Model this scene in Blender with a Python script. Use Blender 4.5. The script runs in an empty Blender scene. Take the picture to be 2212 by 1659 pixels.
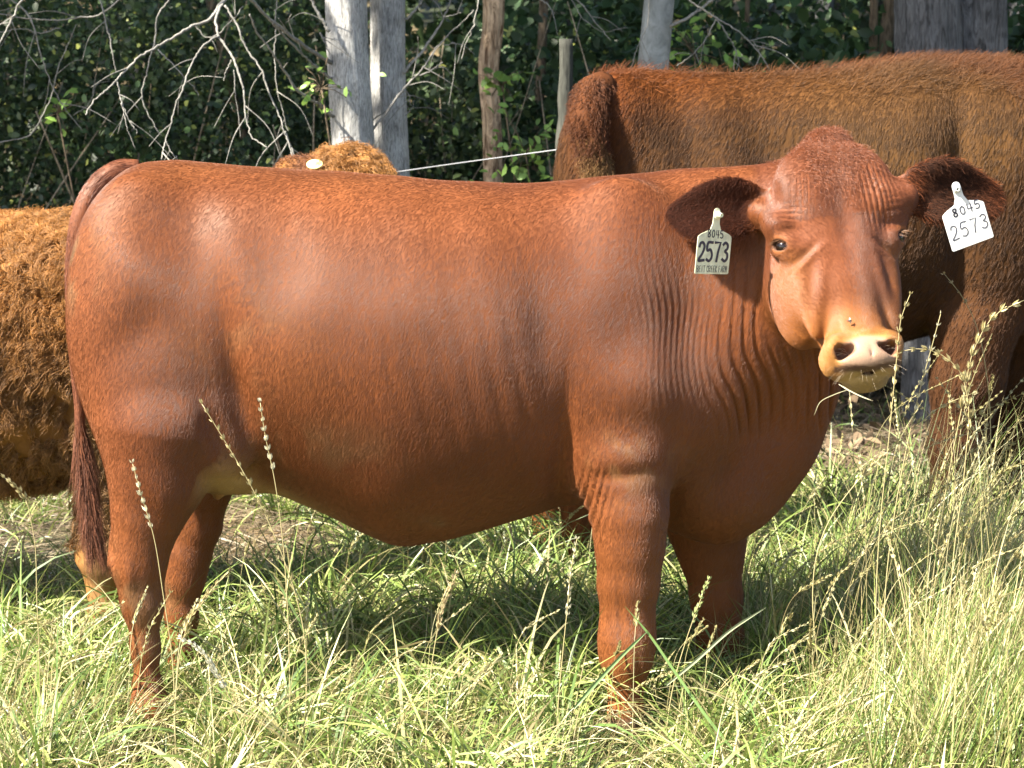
import bpy, math, random
import numpy as np
from mathutils import Vector, Matrix
R = math.radians
rng = np.random.default_rng(7)
random.seed(7)
C = bpy.context.scene.collection
scene = bpy.context.scene

# ------------------------------------------------------------------ camera, world, sun, exposure
CAM = np.array([0.0, -4.9, 1.4]); FPX = 4790.0; PITCH = math.atan((829.5-160)/FPX)
cd = bpy.data.cameras.new('camera'); cam = bpy.data.objects.new('camera', cd); C.objects.link(cam)
cam.location = CAM; cam.rotation_euler = (R(90)-PITCH, 0, 0)
cd.sensor_width = 36; cd.lens = 36*FPX/2212; cd.clip_start = .05; cd.clip_end = 500
cd.dof.use_dof = True; cd.dof.focus_distance = 4.65; cd.dof.aperture_fstop = 11
scene.camera = cam

SUN_EL, SUN_AZ = 45, 61          # azimuth: degrees to the left of the direction towards the camera
sd = np.array([-math.cos(R(SUN_EL))*math.sin(R(SUN_AZ)), -math.cos(R(SUN_EL))*math.cos(R(SUN_AZ)), math.sin(R(SUN_EL))])
w = bpy.data.worlds.new('World'); scene.world = w; w.use_nodes = True
nt = w.node_tree; bg = nt.nodes['Background']; sky = nt.nodes.new('ShaderNodeTexSky')
sky.sky_type = 'NISHITA'; sky.sun_disc = False; sky.sun_elevation = R(SUN_EL)
sky.sun_rotation = math.atan2(sd[0], sd[1]); sky.air_density = 1.0; sky.dust_density = 1.5
nt.links.new(sky.outputs[0], bg.inputs[0]); bg.inputs[1].default_value = .07
ld = bpy.data.lights.new('sun', 'SUN'); ld.energy = 5.0; ld.angle = R(.7); ld.color = (1, .93, .80)
sun = bpy.data.objects.new('sun', ld); C.objects.link(sun)
sun.rotation_euler = Vector(sd).to_track_quat('Z', 'Y').to_euler(); sun.location = (-6, -6, 12)
scene.view_settings.view_transform = 'Standard'; scene.view_settings.look = 'None'
scene.view_settings.exposure = 2.38; scene.view_settings.gamma = 1
try: scene.cycles_curves.shape = 'RIBBONS'
except Exception: pass
scene.cycles.max_bounces = 6; scene.cycles.diffuse_bounces = 3; scene.cycles.glossy_bounces = 2
scene.cycles.transmission_bounces = 3; scene.cycles.transparent_max_bounces = 4
scene.cycles.use_adaptive_sampling = True

# ------------------------------------------------------------------ helpers
_u = np.array([0, math.sin(PITCH), math.cos(PITCH)]); _f = np.array([0, math.cos(PITCH), -math.sin(PITCH)])
def P(px, py, y=0.0):
    """world point on the plane Y=y for a spot of the 2212x1659 photograph"""
    d = _f + np.array([(px-1106)/FPX, 0, 0]) + _u*(-(py-829.5)/FPX)
    t = (y-CAM[1])/d[1]
    return CAM + d*t
def X(px, y=0.0): return P(px, 600, y)[0]
def Z(py, y=0.0): return P(1106, py, y)[2]
def ground_z(x, y):
    x = np.asarray(x, float); y = np.asarray(y, float)
    t = np.clip((y-4.2)/6, 0, None)
    return -.035+.012*np.sin(x*2.1+.4)*np.sin(y*1.7) + .6*np.minimum(t, 1)**2*1.2 + np.clip(t-1, 0, None)*1.5 + .05*np.sin(x*.7+y*.5)*np.clip((y-2)/4, 0, 1)

def tag(o, label=None, cat=None, group=None, kind=None):
    if label: o['label'] = label
    if cat: o['category'] = cat
    if group: o['group'] = group
    if kind: o['kind'] = kind
    return o
def empty(name, loc):
    o = bpy.data.objects.new(name, None); C.objects.link(o); o.location = loc; o.empty_display_size = .1
    return o
def link(name, me, mat, parent=None, smooth=True):
    o = bpy.data.objects.new(name, me); C.objects.link(o)
    if mat: me.materials.append(mat)
    if smooth and hasattr(me, 'polygons') and len(me.polygons): me.polygons.foreach_set('use_smooth', [True]*len(me.polygons))
    if parent:
        o.parent = parent
        o.matrix_parent_inverse = Matrix.Translation(-Vector(parent.location))
        if parent.parent: o.matrix_parent_inverse = Matrix.Identity(4)
        if parent.type != 'EMPTY': o.matrix_parent_inverse = Matrix.Identity(4)
    return o
def np_mesh(name, V, Q, col=None, size=None):
    """V nx3, Q mxk faces"""
    me = bpy.data.meshes.new(name); V = np.asarray(V, np.float32); Q = np.asarray(Q, np.int32)
    k = Q.shape[1]
    me.vertices.add(len(V)); me.vertices.foreach_set('co', V.ravel())
    me.loops.add(Q.size); me.loops.foreach_set('vertex_index', Q.ravel())
    me.polygons.add(len(Q)); me.polygons.foreach_set('loop_start', np.arange(0, Q.size, k, dtype=np.int32))
    me.polygons.foreach_set('loop_total', np.full(len(Q), k, np.int32))
    me.update(calc_edges=True)
    if col is not None:
        a = me.color_attributes.new('col', 'FLOAT_COLOR', 'POINT')
        c = np.ones((len(V), 4), np.float32); c[:, :3] = col; a.data.foreach_set('color', c.ravel())
    return me
def join_parts(parts):
    V, Q, K, n = [], [], [], 0
    for v, q, *c in parts:
        V.append(v); Q.append(np.asarray(q)+n); n += len(v)
        if c: K.append(c[0])
    return np.vstack(V), np.vstack(Q), (np.vstack(K) if K else None)
def vnoise(p, s, seed=0):
    """cheap smooth pseudo noise -1..1"""
    p = np.asarray(p)*s; r = np.random.default_rng(seed); out = 0
    for i in range(5):
        k = r.normal(size=3); k /= np.linalg.norm(k); k *= r.uniform(.7, 1.6)
        out = out + np.sin(p@k + r.uniform(0, 6.28) + 1.7*np.sin(p@r.normal(size=3)*.6+r.uniform(0, 6)))
    return out/3.2

def mat(name): 
    m = bpy.data.materials.new(name); m.use_nodes = True
    return m, m.node_tree, m.node_tree.nodes, m.node_tree.nodes['Principled BSDF']
def sock(b, n): return b.inputs[n]
def node(nt, t, **kw):
    n = nt.nodes.new(t)
    for k, v in kw.items(): setattr(n, k, v)
    return n
def plain(name, col, rough=.6, spec=.5, bump=0, bscale=200, var=0, vscale=20, metal=0):
    m, t, N, b = mat(name)
    b.inputs['Base Color'].default_value = (*col, 1); b.inputs['Roughness'].default_value = rough
    b.inputs['Specular IOR Level'].default_value = spec; b.inputs['Metallic'].default_value = metal
    tc = node(t, 'ShaderNodeTexCoord')
    if var:
        nz = node(t, 'ShaderNodeTexNoise'); nz.inputs['Scale'].default_value = vscale; nz.inputs['Detail'].default_value = 6
        t.links.new(tc.outputs['Object'], nz.inputs['Vector'])
        mr = node(t, 'ShaderNodeMapRange'); mr.inputs[3].default_value = 1-var; mr.inputs[4].default_value = 1+var*.6
        mr.inputs[1].default_value = .3; mr.inputs[2].default_value = .7
        t.links.new(nz.outputs[0], mr.inputs[0])
        mx = node(t, 'ShaderNodeMix', data_type='RGBA', blend_type='MULTIPLY'); mx.inputs[0].default_value = 1
        mx.inputs[6].default_value = (*col, 1); t.links.new(mr.outputs[0], mx.inputs[7]); t.links.new(mx.outputs[2], b.inputs['Base Color'])
    if bump:
        nz = node(t, 'ShaderNodeTexNoise'); nz.inputs['Scale'].default_value = bscale; nz.inputs['Detail'].default_value = 4
        t.links.new(tc.outputs['Object'], nz.inputs['Vector'])
        bp = node(t, 'ShaderNodeBump'); bp.inputs['Strength'].default_value = bump; bp.inputs['Distance'].default_value = .01
        t.links.new(nz.outputs[0], bp.inputs['Height']); t.links.new(bp.outputs[0], b.inputs['Normal'])
    return m
def leafy(name, rough=.45, trans=.35, spec=.5):
    """leaf / blade material coloured by the 'col' attribute, light passes through"""
    m, t, N, b = mat(name)
    at = node(t, 'ShaderNodeAttribute', attribute_name='col')
    t.links.new(at.outputs['Color'], b.inputs['Base Color']); b.inputs['Roughness'].default_value = rough
    b.inputs['Specular IOR Level'].default_value = spec
    tr = node(t, 'ShaderNodeBsdfTranslucent'); t.links.new(at.outputs['Color'], tr.inputs[0])
    mx = node(t, 'ShaderNodeMixShader'); mx.inputs[0].default_value = trans
    t.links.new(b.outputs[0], mx.inputs[1]); t.links.new(tr.outputs[0], mx.inputs[2])
    t.links.new(mx.outputs[0], N['Material Output'].inputs[0])
    return m
def hide_mat(name, bump=.25, stretch=(1, 1, .25), scale=260, rough=.42, sheen=.5, spec=.5, sheentint=(1, .72, .62)):
    m, t, N, b = mat(name)
    at = node(t, 'ShaderNodeAttribute', attribute_name='col')
    tc = node(t, 'ShaderNodeTexCoord')
    mp = node(t, 'ShaderNodeMapping'); mp.inputs['Scale'].default_value = stretch; mp.inputs['Rotation'].default_value = (0, R(18), 0)
    t.links.new(tc.outputs['Object'], mp.inputs[0])
    n1 = node(t, 'ShaderNodeTexNoise'); n1.inputs['Scale'].default_value = scale; n1.inputs['Detail'].default_value = 5; n1.inputs['Distortion'].default_value = .3
    t.links.new(mp.outputs[0], n1.inputs['Vector'])
    n2 = node(t, 'ShaderNodeTexNoise'); n2.inputs['Scale'].default_value = 5; n2.inputs['Detail'].default_value = 5
    t.links.new(tc.outputs['Object'], n2.inputs['Vector'])
    mr = node(t, 'ShaderNodeMapRange'); mr.inputs[1].default_value = .3; mr.inputs[2].default_value = .7; mr.inputs[3].default_value = .90; mr.inputs[4].default_value = 1.08
    t.links.new(n1.outputs[0], mr.inputs[0])
    mr2 = node(t, 'ShaderNodeMapRange'); mr2.inputs[1].default_value = .3; mr2.inputs[2].default_value = .7; mr2.inputs[3].default_value = .8; mr2.inputs[4].default_value = 1.15
    t.links.new(n2.outputs[0], mr2.inputs[0])
    ml = node(t, 'ShaderNodeMath', operation='MULTIPLY'); t.links.new(mr.outputs[0], ml.inputs[0]); t.links.new(mr2.outputs[0], ml.inputs[1])
    mx = node(t, 'ShaderNodeMix', data_type='RGBA', blend_type='MULTIPLY'); mx.inputs[0].default_value = 1
    t.links.new(at.outputs['Color'], mx.inputs[6]); t.links.new(ml.outputs[0], mx.inputs[7]); t.links.new(mx.outputs[2], b.inputs['Base Color'])
    bp = node(t, 'ShaderNodeBump'); bp.inputs['Strength'].default_value = bump; bp.inputs['Distance'].default_value = .004
    t.links.new(n1.outputs[0], bp.inputs['Height']); t.links.new(bp.outputs[0], b.inputs['Normal'])
    n3 = node(t, 'ShaderNodeTexNoise'); n3.inputs['Scale'].default_value = 34; n3.inputs['Detail'].default_value = 4
    mp3 = node(t, 'ShaderNodeMapping'); mp3.inputs['Scale'].default_value = (1, 1, .22); mp3.inputs['Rotation'].default_value = (0, R(12), 0)
    t.links.new(tc.outputs['Object'], mp3.inputs[0]); t.links.new(mp3.outputs[0], n3.inputs['Vector'])
    bp3 = node(t, 'ShaderNodeBump'); bp3.inputs['Strength'].default_value = .22; bp3.inputs['Distance'].default_value = .008
    t.links.new(n3.outputs[0], bp3.inputs['Height']); t.links.new(bp3.outputs[0], bp.inputs['Normal'])
    mr4 = node(t, 'ShaderNodeMapRange'); mr4.inputs[1].default_value = .3; mr4.inputs[2].default_value = .7; mr4.inputs[3].default_value = rough-.08; mr4.inputs[4].default_value = rough+.14
    t.links.new(n2.outputs[0], mr4.inputs[0]); t.links.new(mr4.outputs[0], b.inputs['Roughness'])
    b.inputs['Specular IOR Level'].default_value = spec
    b.inputs['Specular Tint'].default_value = (1, .86, .76, 1)
    b.inputs['Sheen Weight'].default_value = sheen; b.inputs['Sheen Roughness'].default_value = .45
    b.inputs['Sheen Tint'].default_value = (*sheentint, 1)
    return m
def hair_mat(name, rough=.4, spec=.5, phair=False):
    m, t, N, b = mat(name)
    at = node(t, 'ShaderNodeAttribute', attribute_name='hcol')
    t.links.new(at.outputs['Color'], b.inputs['Base Color'])
    b.inputs['Roughness'].default_value = rough; b.inputs['Specular IOR Level'].default_value = spec
    if phair:
        h = node(t, 'ShaderNodeBsdfHairPrincipled'); h.parametrization = 'COLOR'; h.inputs['Roughness'].default_value = rough
        h.inputs['Radial Roughness'].default_value = .5; h.inputs['Coat'].default_value = 0; h.inputs['Random Roughness'].default_value = .2
        t.links.new(at.outputs['Color'], h.inputs['Color']); t.links.new(h.outputs[0], N['Material Output'].inputs[0])
    return m

# ------------------------------------------------------------------ implicit surfaces
class Field:
    def __init__(s, xs, ys, zs):
        s.xs, s.ys, s.zs = [np.asarray(a, np.float32) for a in (xs, ys, zs)]
        s.F = np.full((len(xs), len(ys), len(zs)), .5, np.float32)
    def _sl(s, lo, hi):
        r = []
        for a, l, h in zip((s.xs, s.ys, s.zs), lo, hi):
            i = max(0, np.searchsorted(a, l)-1); j = min(len(a), np.searchsorted(a, h)+1)
            r.append(slice(i, max(j, i+1)))
        return tuple(r)
    def pts(s, sl):
        return s.xs[sl[0]][:, None, None], s.ys[sl[1]][None, :, None], s.zs[sl[2]][None, None, :]
    def add(s, fn, lo, hi, k=.03, op='u'):
        m = k+.03
        sl = s._sl(np.array(lo)-m, np.array(hi)+m)
        x, y, z = s.pts(sl); d = fn(x, y, z); f = s.F[sl]
        if op == 'u':
            h = np.clip(.5+.5*(f-d)/k, 0, 1); s.F[sl] = f+(d-f)*h-k*h*(1-h)
        else:
            h = np.clip(.5-.5*(f+d)/k, 0, 1); s.F[sl] = f+(-d-f)*h+k*h*(1-h)
def to_local(x, y, z, c, M):
    dx, dy, dz = x-c[0], y-c[1], z-c[2]
    return [dx*M[i][0]+dy*M[i][1]+dz*M[i][2] for i in range(3)]
def ellipsoid(F, c, r, k=.03, M=None, op='u', warp=None):
    c = np.array(c, float); r = np.array(r, float); MM = np.eye(3) if M is None else np.array(M)
    R_ = max(r) if M is not None else r
    def fn(x, y, z):
        u, v, w_ = to_local(x, y, z, c, MM)
        if warp: u, v, w_ = warp(u, v, w_)
        k0 = np.sqrt((u/r[0])**2+(v/r[1])**2+(w_/r[2])**2)+1e-6
        k1 = np.sqrt((u/r[0]**2)**2+(v/r[1]**2)**2+(w_/r[2]**2)**2)+1e-6
        return k0*(k0-1)/k1
    F.add(fn, c-R_, c+R_, k, op)
def cone(F, a, b, ra, rb, k=.03, sy=1.0, op='u'):
    """tapered limb from a to b; sy>1 makes it thinner across the body (Y)"""
    a = np.array(a, float); b = np.array(b, float); S = np.array([1, sy, 1])
    A = a*S; B = b*S; d = B-A; L2 = d@d
    def fn(x, y, z):
        px, py, pz = x-A[0], y*sy-A[1], z-A[2]
        t = np.clip((px*d[0]+py*d[1]+pz*d[2])/L2, 0, 1)
        q = np.sqrt((px-t*d[0])**2+(py-t*d[1])**2+(pz-t*d[2])**2)
        return (q-(ra+(rb-ra)*t))/(1+(sy-1)*.4)
    m = max(ra, rb)
    F.add(fn, np.minimum(a, b)-m, np.maximum(a, b)+m, k, op)
def chain(F, pts, k=.03, sy=1.0):
    for (p, r), (q, s) in zip(pts[:-1], pts[1:]): cone(F, p, q, r, s, k, sy)
def smooth_tab(t, v, n=400):
    """smooth interpolation table (monotone-ish: linear then box smoothed)"""
    t = np.asarray(t, float); v = np.asarray(v, float)
    tt = np.linspace(t[0], t[-1], n)
    # catmull-rom (hermite) with finite differences
    m = np.gradient(v, t); i = np.clip(np.searchsorted(t, tt)-1, 0, len(t)-2)
    h = t[i+1]-t[i]; s = (tt-t[i])/h
    o = (2*s**3-3*s**2+1)*v[i]+(s**3-2*s**2+s)*h*m[i]+(-2*s**3+3*s**2)*v[i+1]+(s**3-s**2)*h*m[i+1]
    return tt, o
def loft(F, t, top, bot, mid, wid, n=2.3, n2=None, yc=0.0, k=.03, M=None, c0=(0, 0, 0), lo=None, hi=None):
    """body along local axis 0; axis 1 is the width, axis 2 top/bottom"""
    T = [smooth_tab(t, q) for q in (top, bot, mid, wid)]; tt = T[0][0]
    t0, t1 = tt[0], tt[-1]; MM = np.eye(3) if M is None else np.array(M); c0 = np.array(c0, float)
    if np.isscalar(yc): yc = [yc]*len(t)
    Y = smooth_tab(t, yc)
    def fn(x, y, z):
        u, v, w_ = to_local(x, y, z, c0, MM)
        uc = np.clip(u, t0, t1); e = np.abs(u-uc)
        T_, B_, C_, W_ = [np.interp(uc, tt, q[1]).astype(np.float32) for q in T]
        v = v-np.interp(uc, tt, Y[1]); W_ = np.maximum(W_, .004)
        C_ = np.clip(C_, B_+.002, T_-.002)
        up = w_ > C_
        if n2: nn = np.where(up, n, n2).astype(np.float32)
        else: nn = n
        h = np.where(up, T_-C_, C_-B_); dz = w_-C_
        a = np.abs(v)/W_+1e-5; b = np.abs(dz)/h+1e-5
        q = a**nn+b**nn; g = q**(1/nn)
        gr = q**(1/nn-1); g1 = a**(nn-1)*gr/W_; g2 = b**(nn-1)*gr/h
        d = (g-1)/np.sqrt(g1*g1+g2*g2)
        d = np.maximum(d, -np.minimum(W_, h))
        return np.where(e > 0, np.sqrt(np.maximum(d, 0)**2+e*e)+np.minimum(d, 0)*0, d)
    if lo is None:
        lo = c0+np.array((t0, min(yc)-max(wid), min(bot))); hi = c0+np.array((t1, max(yc)+max(wid), max(top)))
    F.add(fn, lo, hi, k)
def surface_nets(Fd):
    F = Fd.F; neg = F < 0; nx, ny, nz = F.shape
    c = np.zeros((nx-1, ny-1, nz-1), np.int8)
    off = [(i, j, k) for i in (0, 1) for j in (0, 1) for k in (0, 1)]
    for i, j, k in off: c += neg[i:nx-1+i, j:ny-1+j, k:nz-1+k]
    mix = (c > 0) & (c < 8); I = np.argwhere(mix)
    idx = np.full(mix.shape, -1, np.int32); idx[mix] = np.arange(len(I))
    val = []; pos = []
    for o in off:
        q = I+np.array(o); val.append(F[q[:, 0], q[:, 1], q[:, 2]])
        pos.append(np.stack([Fd.xs[q[:, 0]], Fd.ys[q[:, 1]], Fd.zs[q[:, 2]]], 1))
    S = np.zeros((len(I), 3)); n = np.zeros(len(I))
    for a in range(8):
        for b in range(a+1, 8):
            if sum(abs(off[a][i]-off[b][i]) for i in range(3)) != 1: continue
            m = (val[a] < 0) != (val[b] < 0)
            t = val[a][m]/(val[a][m]-val[b][m])
            S[m] += pos[a][m]+t[:, None]*(pos[b][m]-pos[a][m]); n[m] += 1
    V = S/n[:, None]; Q = []
    for ax in range(3):
        o1, o2 = [(1, 2), (2, 0), (0, 1)][ax]
        sl0 = [slice(None)]*3; sl1 = [slice(None)]*3; sl0[ax] = slice(0, -1); sl1[ax] = slice(1, None)
        a = neg[tuple(sl0)]; b = neg[tuple(sl1)]
        E = np.argwhere(a != b)
        E = E[(E[:, o1] > 0) & (E[:, o2] > 0) & (E[:, o1] < F.shape[o1]-1) & (E[:, o2] < F.shape[o2]-1)]
        s = a[E[:, 0], E[:, 1], E[:, 2]]
        d1 = np.zeros(3, int); d1[o1] = 1; d2 = np.zeros(3, int); d2[o2] = 1
        cs = [E-d1-d2, E-d2, E, E-d1]
        q = np.stack([idx[x[:, 0], x[:, 1], x[:, 2]] for x in cs], 1)
        q[~s] = q[~s][:, ::-1]; Q.append(q)
    Q = np.vstack(Q); Q = Q[(Q >= 0).all(1)]
    # keep the largest island only
    return V.astype(np.float64), Q
def vert_normals(V, Q):
    n = np.cross(V[Q[:, 2]]-V[Q[:, 0]], V[Q[:, 3]]-V[Q[:, 1]])
    N = np.zeros_like(V)
    for i in range(4): 
        for j in range(3): N[:, j] += np.bincount(Q[:, i], n[:, j], len(V))
    return N/np.maximum(np.linalg.norm(N, axis=1, keepdims=True), 1e-12)
def relax(V, Q, it=1, lam=.5, mask=None):
    for _ in range(it):
        S = np.zeros_like(V); n = np.zeros(len(V))
        for i in range(4):
            a, b = Q[:, i], Q[:, (i+1) % 4]
            for j in range(3): S[:, j] += np.bincount(a, V[b, j], len(V))+np.bincount(b, V[a, j], len(V))
            n += np.bincount(a, minlength=len(V))+np.bincount(b, minlength=len(V))
        T = S/np.maximum(n, 1)[:, None]
        l = lam if mask is None else (lam*mask)[:, None]
        V = V+(T-V)*l
    return V
def sstep(x, a, b):
    t = np.clip((x-a)/(b-a), 0, 1); return t*t*(3-2*t)

def hair(name, root, dirn, length, col, mat_, parent, pts=4, rad=.0004, curl=0, droop=0, seed=1, freq=1.5, tipr=.25, lock=None):
    """hair strands as a Curves object; dirn unit vectors, length per hair"""
    g = np.random.default_rng(seed); n = len(root)
    t = np.linspace(0, 1, pts)[None, :, None]
    L = length[:, None, None]
    p = root[:, None, :]+dirn[:, None, :]*t*L
    if curl:
        rv = g.normal(size=(n, 3)) if lock is None else g.normal(size=(lock.max()+1, 3))[lock]+g.normal(size=(n, 3))*.25
        a = np.cross(dirn, rv); a /= np.linalg.norm(a, axis=1, keepdims=True)+1e-9
        b = np.cross(dirn, a); ph = g.uniform(0, 6.28, (n, 1, 1)); fr = g.uniform(.6, 1.3, (n, 1, 1))*freq*6.28
        if lock is not None: m_ = lock.max()+1; ph = (g.uniform(0, 6.28, m_)[lock]+g.normal(size=n)*.35)[:, None, None]; fr = (g.uniform(.6, 1.3, m_)[lock])[:, None, None]*freq*6.28
        p = p+(a[:, None]*(np.cos(fr*t+ph)-np.cos(ph))+b[:, None]*(np.sin(fr*t+ph)-np.sin(ph)))*curl*t**.5
    if droop: p[:, :, 2:3] -= droop*L*t**2
    cu = bpy.data.hair_curves.new(name); cu.add_curves([pts]*n)
    cu.attributes['position'].data.foreach_set('vector', p.astype(np.float32).ravel()) if 'position' in cu.attributes else cu.points.foreach_set('position', p.astype(np.float32).ravel())
    ra = cu.attributes.get('radius') or cu.attributes.new('radius', 'FLOAT', 'POINT')
    ra.data.foreach_set('value', (rad*(1-(1-tipr)*t[..., 0])*np.ones((n, 1))).astype(np.float32).ravel())
    ca = cu.attributes.new('hcol', 'FLOAT_COLOR', 'CURVE')
    c4 = np.ones((n, 4), np.float32); c4[:, :3] = col; ca.data.foreach_set('color', c4.ravel())
    cu.materials.append(mat_)
    o = bpy.data.objects.new(name, cu); C.objects.link(o)
    if parent: 
        o.parent = parent
        if parent.type == 'EMPTY' and not parent.parent: o.matrix_parent_inverse = Matrix.Translation(-Vector(parent.location))
    return o
def scatter_on(V, Q, N, col, n, weight=None, seed=3):
    """random points on a quad mesh -> position, normal, colour"""
    g = np.random.default_rng(seed)
    A = np.linalg.norm(np.cross(V[Q[:, 2]]-V[Q[:, 0]], V[Q[:, 3]]-V[Q[:, 1]]), axis=1)
    if weight is not None: A = A*weight[Q].mean(1)
    f = g.choice(len(Q), n, p=A/A.sum()); q = Q[f]
    u = g.random((n, 1)); v = g.random((n, 1))
    bl = lambda D: (D[q[:, 0]]*(1-u)+D[q[:, 1]]*u)*(1-v)+(D[q[:, 3]]*(1-u)+D[q[:, 2]]*u)*v
    p = bl(V); nn = bl(N); nn /= np.linalg.norm(nn, axis=1, keepdims=True)+1e-9
    return p, nn, bl(col)

def tube(path, rad, sides=8, cap=True, noise=0, seed=0, flat=1.0, nscale=60):
    path = np.asarray(path, float); n = len(path); rad = np.broadcast_to(np.asarray(rad, float), (n,))
    T = np.gradient(path, axis=0); T /= np.linalg.norm(T, axis=1, keepdims=True)+1e-9
    ref = np.array([0, 1, 0]) if abs(T[0][1]) < .9 else np.array([1, 0, 0]); a = np.cross(T, ref); a /= np.linalg.norm(a, axis=1, keepdims=True)+1e-9
    b = np.cross(T, a); th = np.linspace(0, 2*np.pi, sides, endpoint=False)
    ring = a[:, None]*np.cos(th)[None, :, None]+b[:, None]*np.sin(th)[None, :, None]*flat
    rr = rad[:, None, None]*np.ones((1, sides, 1))
    V = (path[:, None]+ring*rr).reshape(-1, 3)
    if noise: V = V+ring.reshape(-1, 3)*(vnoise(V, nscale, seed)*noise)[:, None]*np.repeat(rad, sides)[:, None]
    i = np.arange(n-1)[:, None]*sides; j = np.arange(sides)[None, :]; k = (j+1) % sides
    Q = np.stack([i+j, i+k, i+sides+k, i+sides+j], -1).reshape(-1, 4)
    if cap:
        for e, s in ((0, 1), (n-1, -1)):
            c = len(V); V = np.vstack([V, path[e:e+1]])
            r0 = e*sides; jj = np.arange(0, sides, 2)
            q = np.stack([np.full(len(jj), c), r0+jj, r0+(jj+1) % sides, r0+(jj+2) % sides], 1)
            Q = np.vstack([Q, q if s < 0 else q[:, ::-1]])
    return V, Q
def spline(pts, n):
    pts = np.asarray(pts, float); t = np.r_[0, np.cumsum(np.linalg.norm(np.diff(pts, axis=0), axis=1))]
    out = [];
    for k in range(pts.shape[1]):
        out.append(smooth_tab(t, pts[:, k], n)[1])
    return np.stack(out, 1)

def ribbons(root, az, h, wd, th0, th1, col, seg=4, tw=None, wprof=None, seed=0):
    """grass blades: curved tapered ribbons; th0 start lean, th1 added lean along the blade (radians)"""
    n = len(root); t = np.linspace(0, 1, seg+1)
    th = th0[:, None]+th1[:, None]*t[None]**1.3
    ds = h[:, None]/seg
    hor = np.cumsum(np.sin(th)*ds, 1)-np.sin(th[:, :1])*ds; ver = np.cumsum(np.cos(th)*ds, 1)-np.cos(th[:, :1])*ds
    d = np.stack([np.cos(az), np.sin(az), 0*az], 1); c = np.stack([-np.sin(az), np.cos(az), 0*az], 1)
    p = root[:, None]+d[:, None]*hor[..., None]; p[..., 2] += ver
    wp = (np.array([.8, 1, .9, .6, .04]) if seg == 4 else np.interp(t, [0, .3, .7, 1], [.8, 1, .7, .04])) if wprof is None else wprof
    W = wd[:, None]*wp[None]*.5
    if tw is not None:
        nrm = np.stack([-np.cos(az)[:, None]*np.cos(th), -np.sin(az)[:, None]*np.cos(th), np.sin(th)], -1)
        a = tw[:, None]*(.3+t[None]); cc = c[:, None]*np.cos(a)[..., None]+nrm*np.sin(a)[..., None]
    else: cc = np.repeat(c[:, None], seg+1, 1)
    V = np.stack([p-cc*W[..., None], p+cc*W[..., None]], 2).reshape(-1, 3)
    b = (np.arange(n)*(seg+1)*2)[:, None]+np.arange(seg)[None]*2
    Q = np.stack([b, b+1, b+3, b+2], -1).reshape(-1, 4)
    K = np.repeat(col, (seg+1)*2, 0)
    return V, Q, K
def leaves(c, size, nrm_bias, col, seed=0, fold=.25, aspect=.5):
    """leaf = 2 quads folded on the midrib"""
    g = np.random.default_rng(seed); n = len(c)
    nn = g.normal(size=(n, 3))+np.array(nrm_bias); nn /= np.linalg.norm(nn, axis=1, keepdims=True)
    u = np.cross(nn, g.normal(size=(n, 3))); u /= np.linalg.norm(u, axis=1, keepdims=True); v = np.cross(nn, u)
    s = size[:, None]; A = aspect*.5
    pts = [c, c+u*s*.35+v*s*A+nn*s*fold*A, c+u*s*.75+v*s*A*.75+nn*s*fold*A*.7, c+u*s-nn*s*.12, c+u*s*.75-v*s*A*.75+nn*s*fold*A*.7, c+u*s*.35-v*s*A+nn*s*fold*A, c+u*s*.45]
    V = np.stack(pts, 1).reshape(-1, 3); b = (np.arange(n)*7)[:, None]
    Q = np.concatenate([b+np.array([[0, 6, 2, 1]]), b+np.array([[6, 3, 2, 2]])*0+b*0+np.array([[6, 3, 2, 2]])], 0) if False else None
    Q = np.stack([b+np.array([[0, 1, 2, 6]]), b+np.array([[0, 6, 4, 5]]), b+np.array([[6, 2, 3, 4]])], 1).reshape(-1, 4)
    return V, Q, np.repeat(col, 7, 0)

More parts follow.
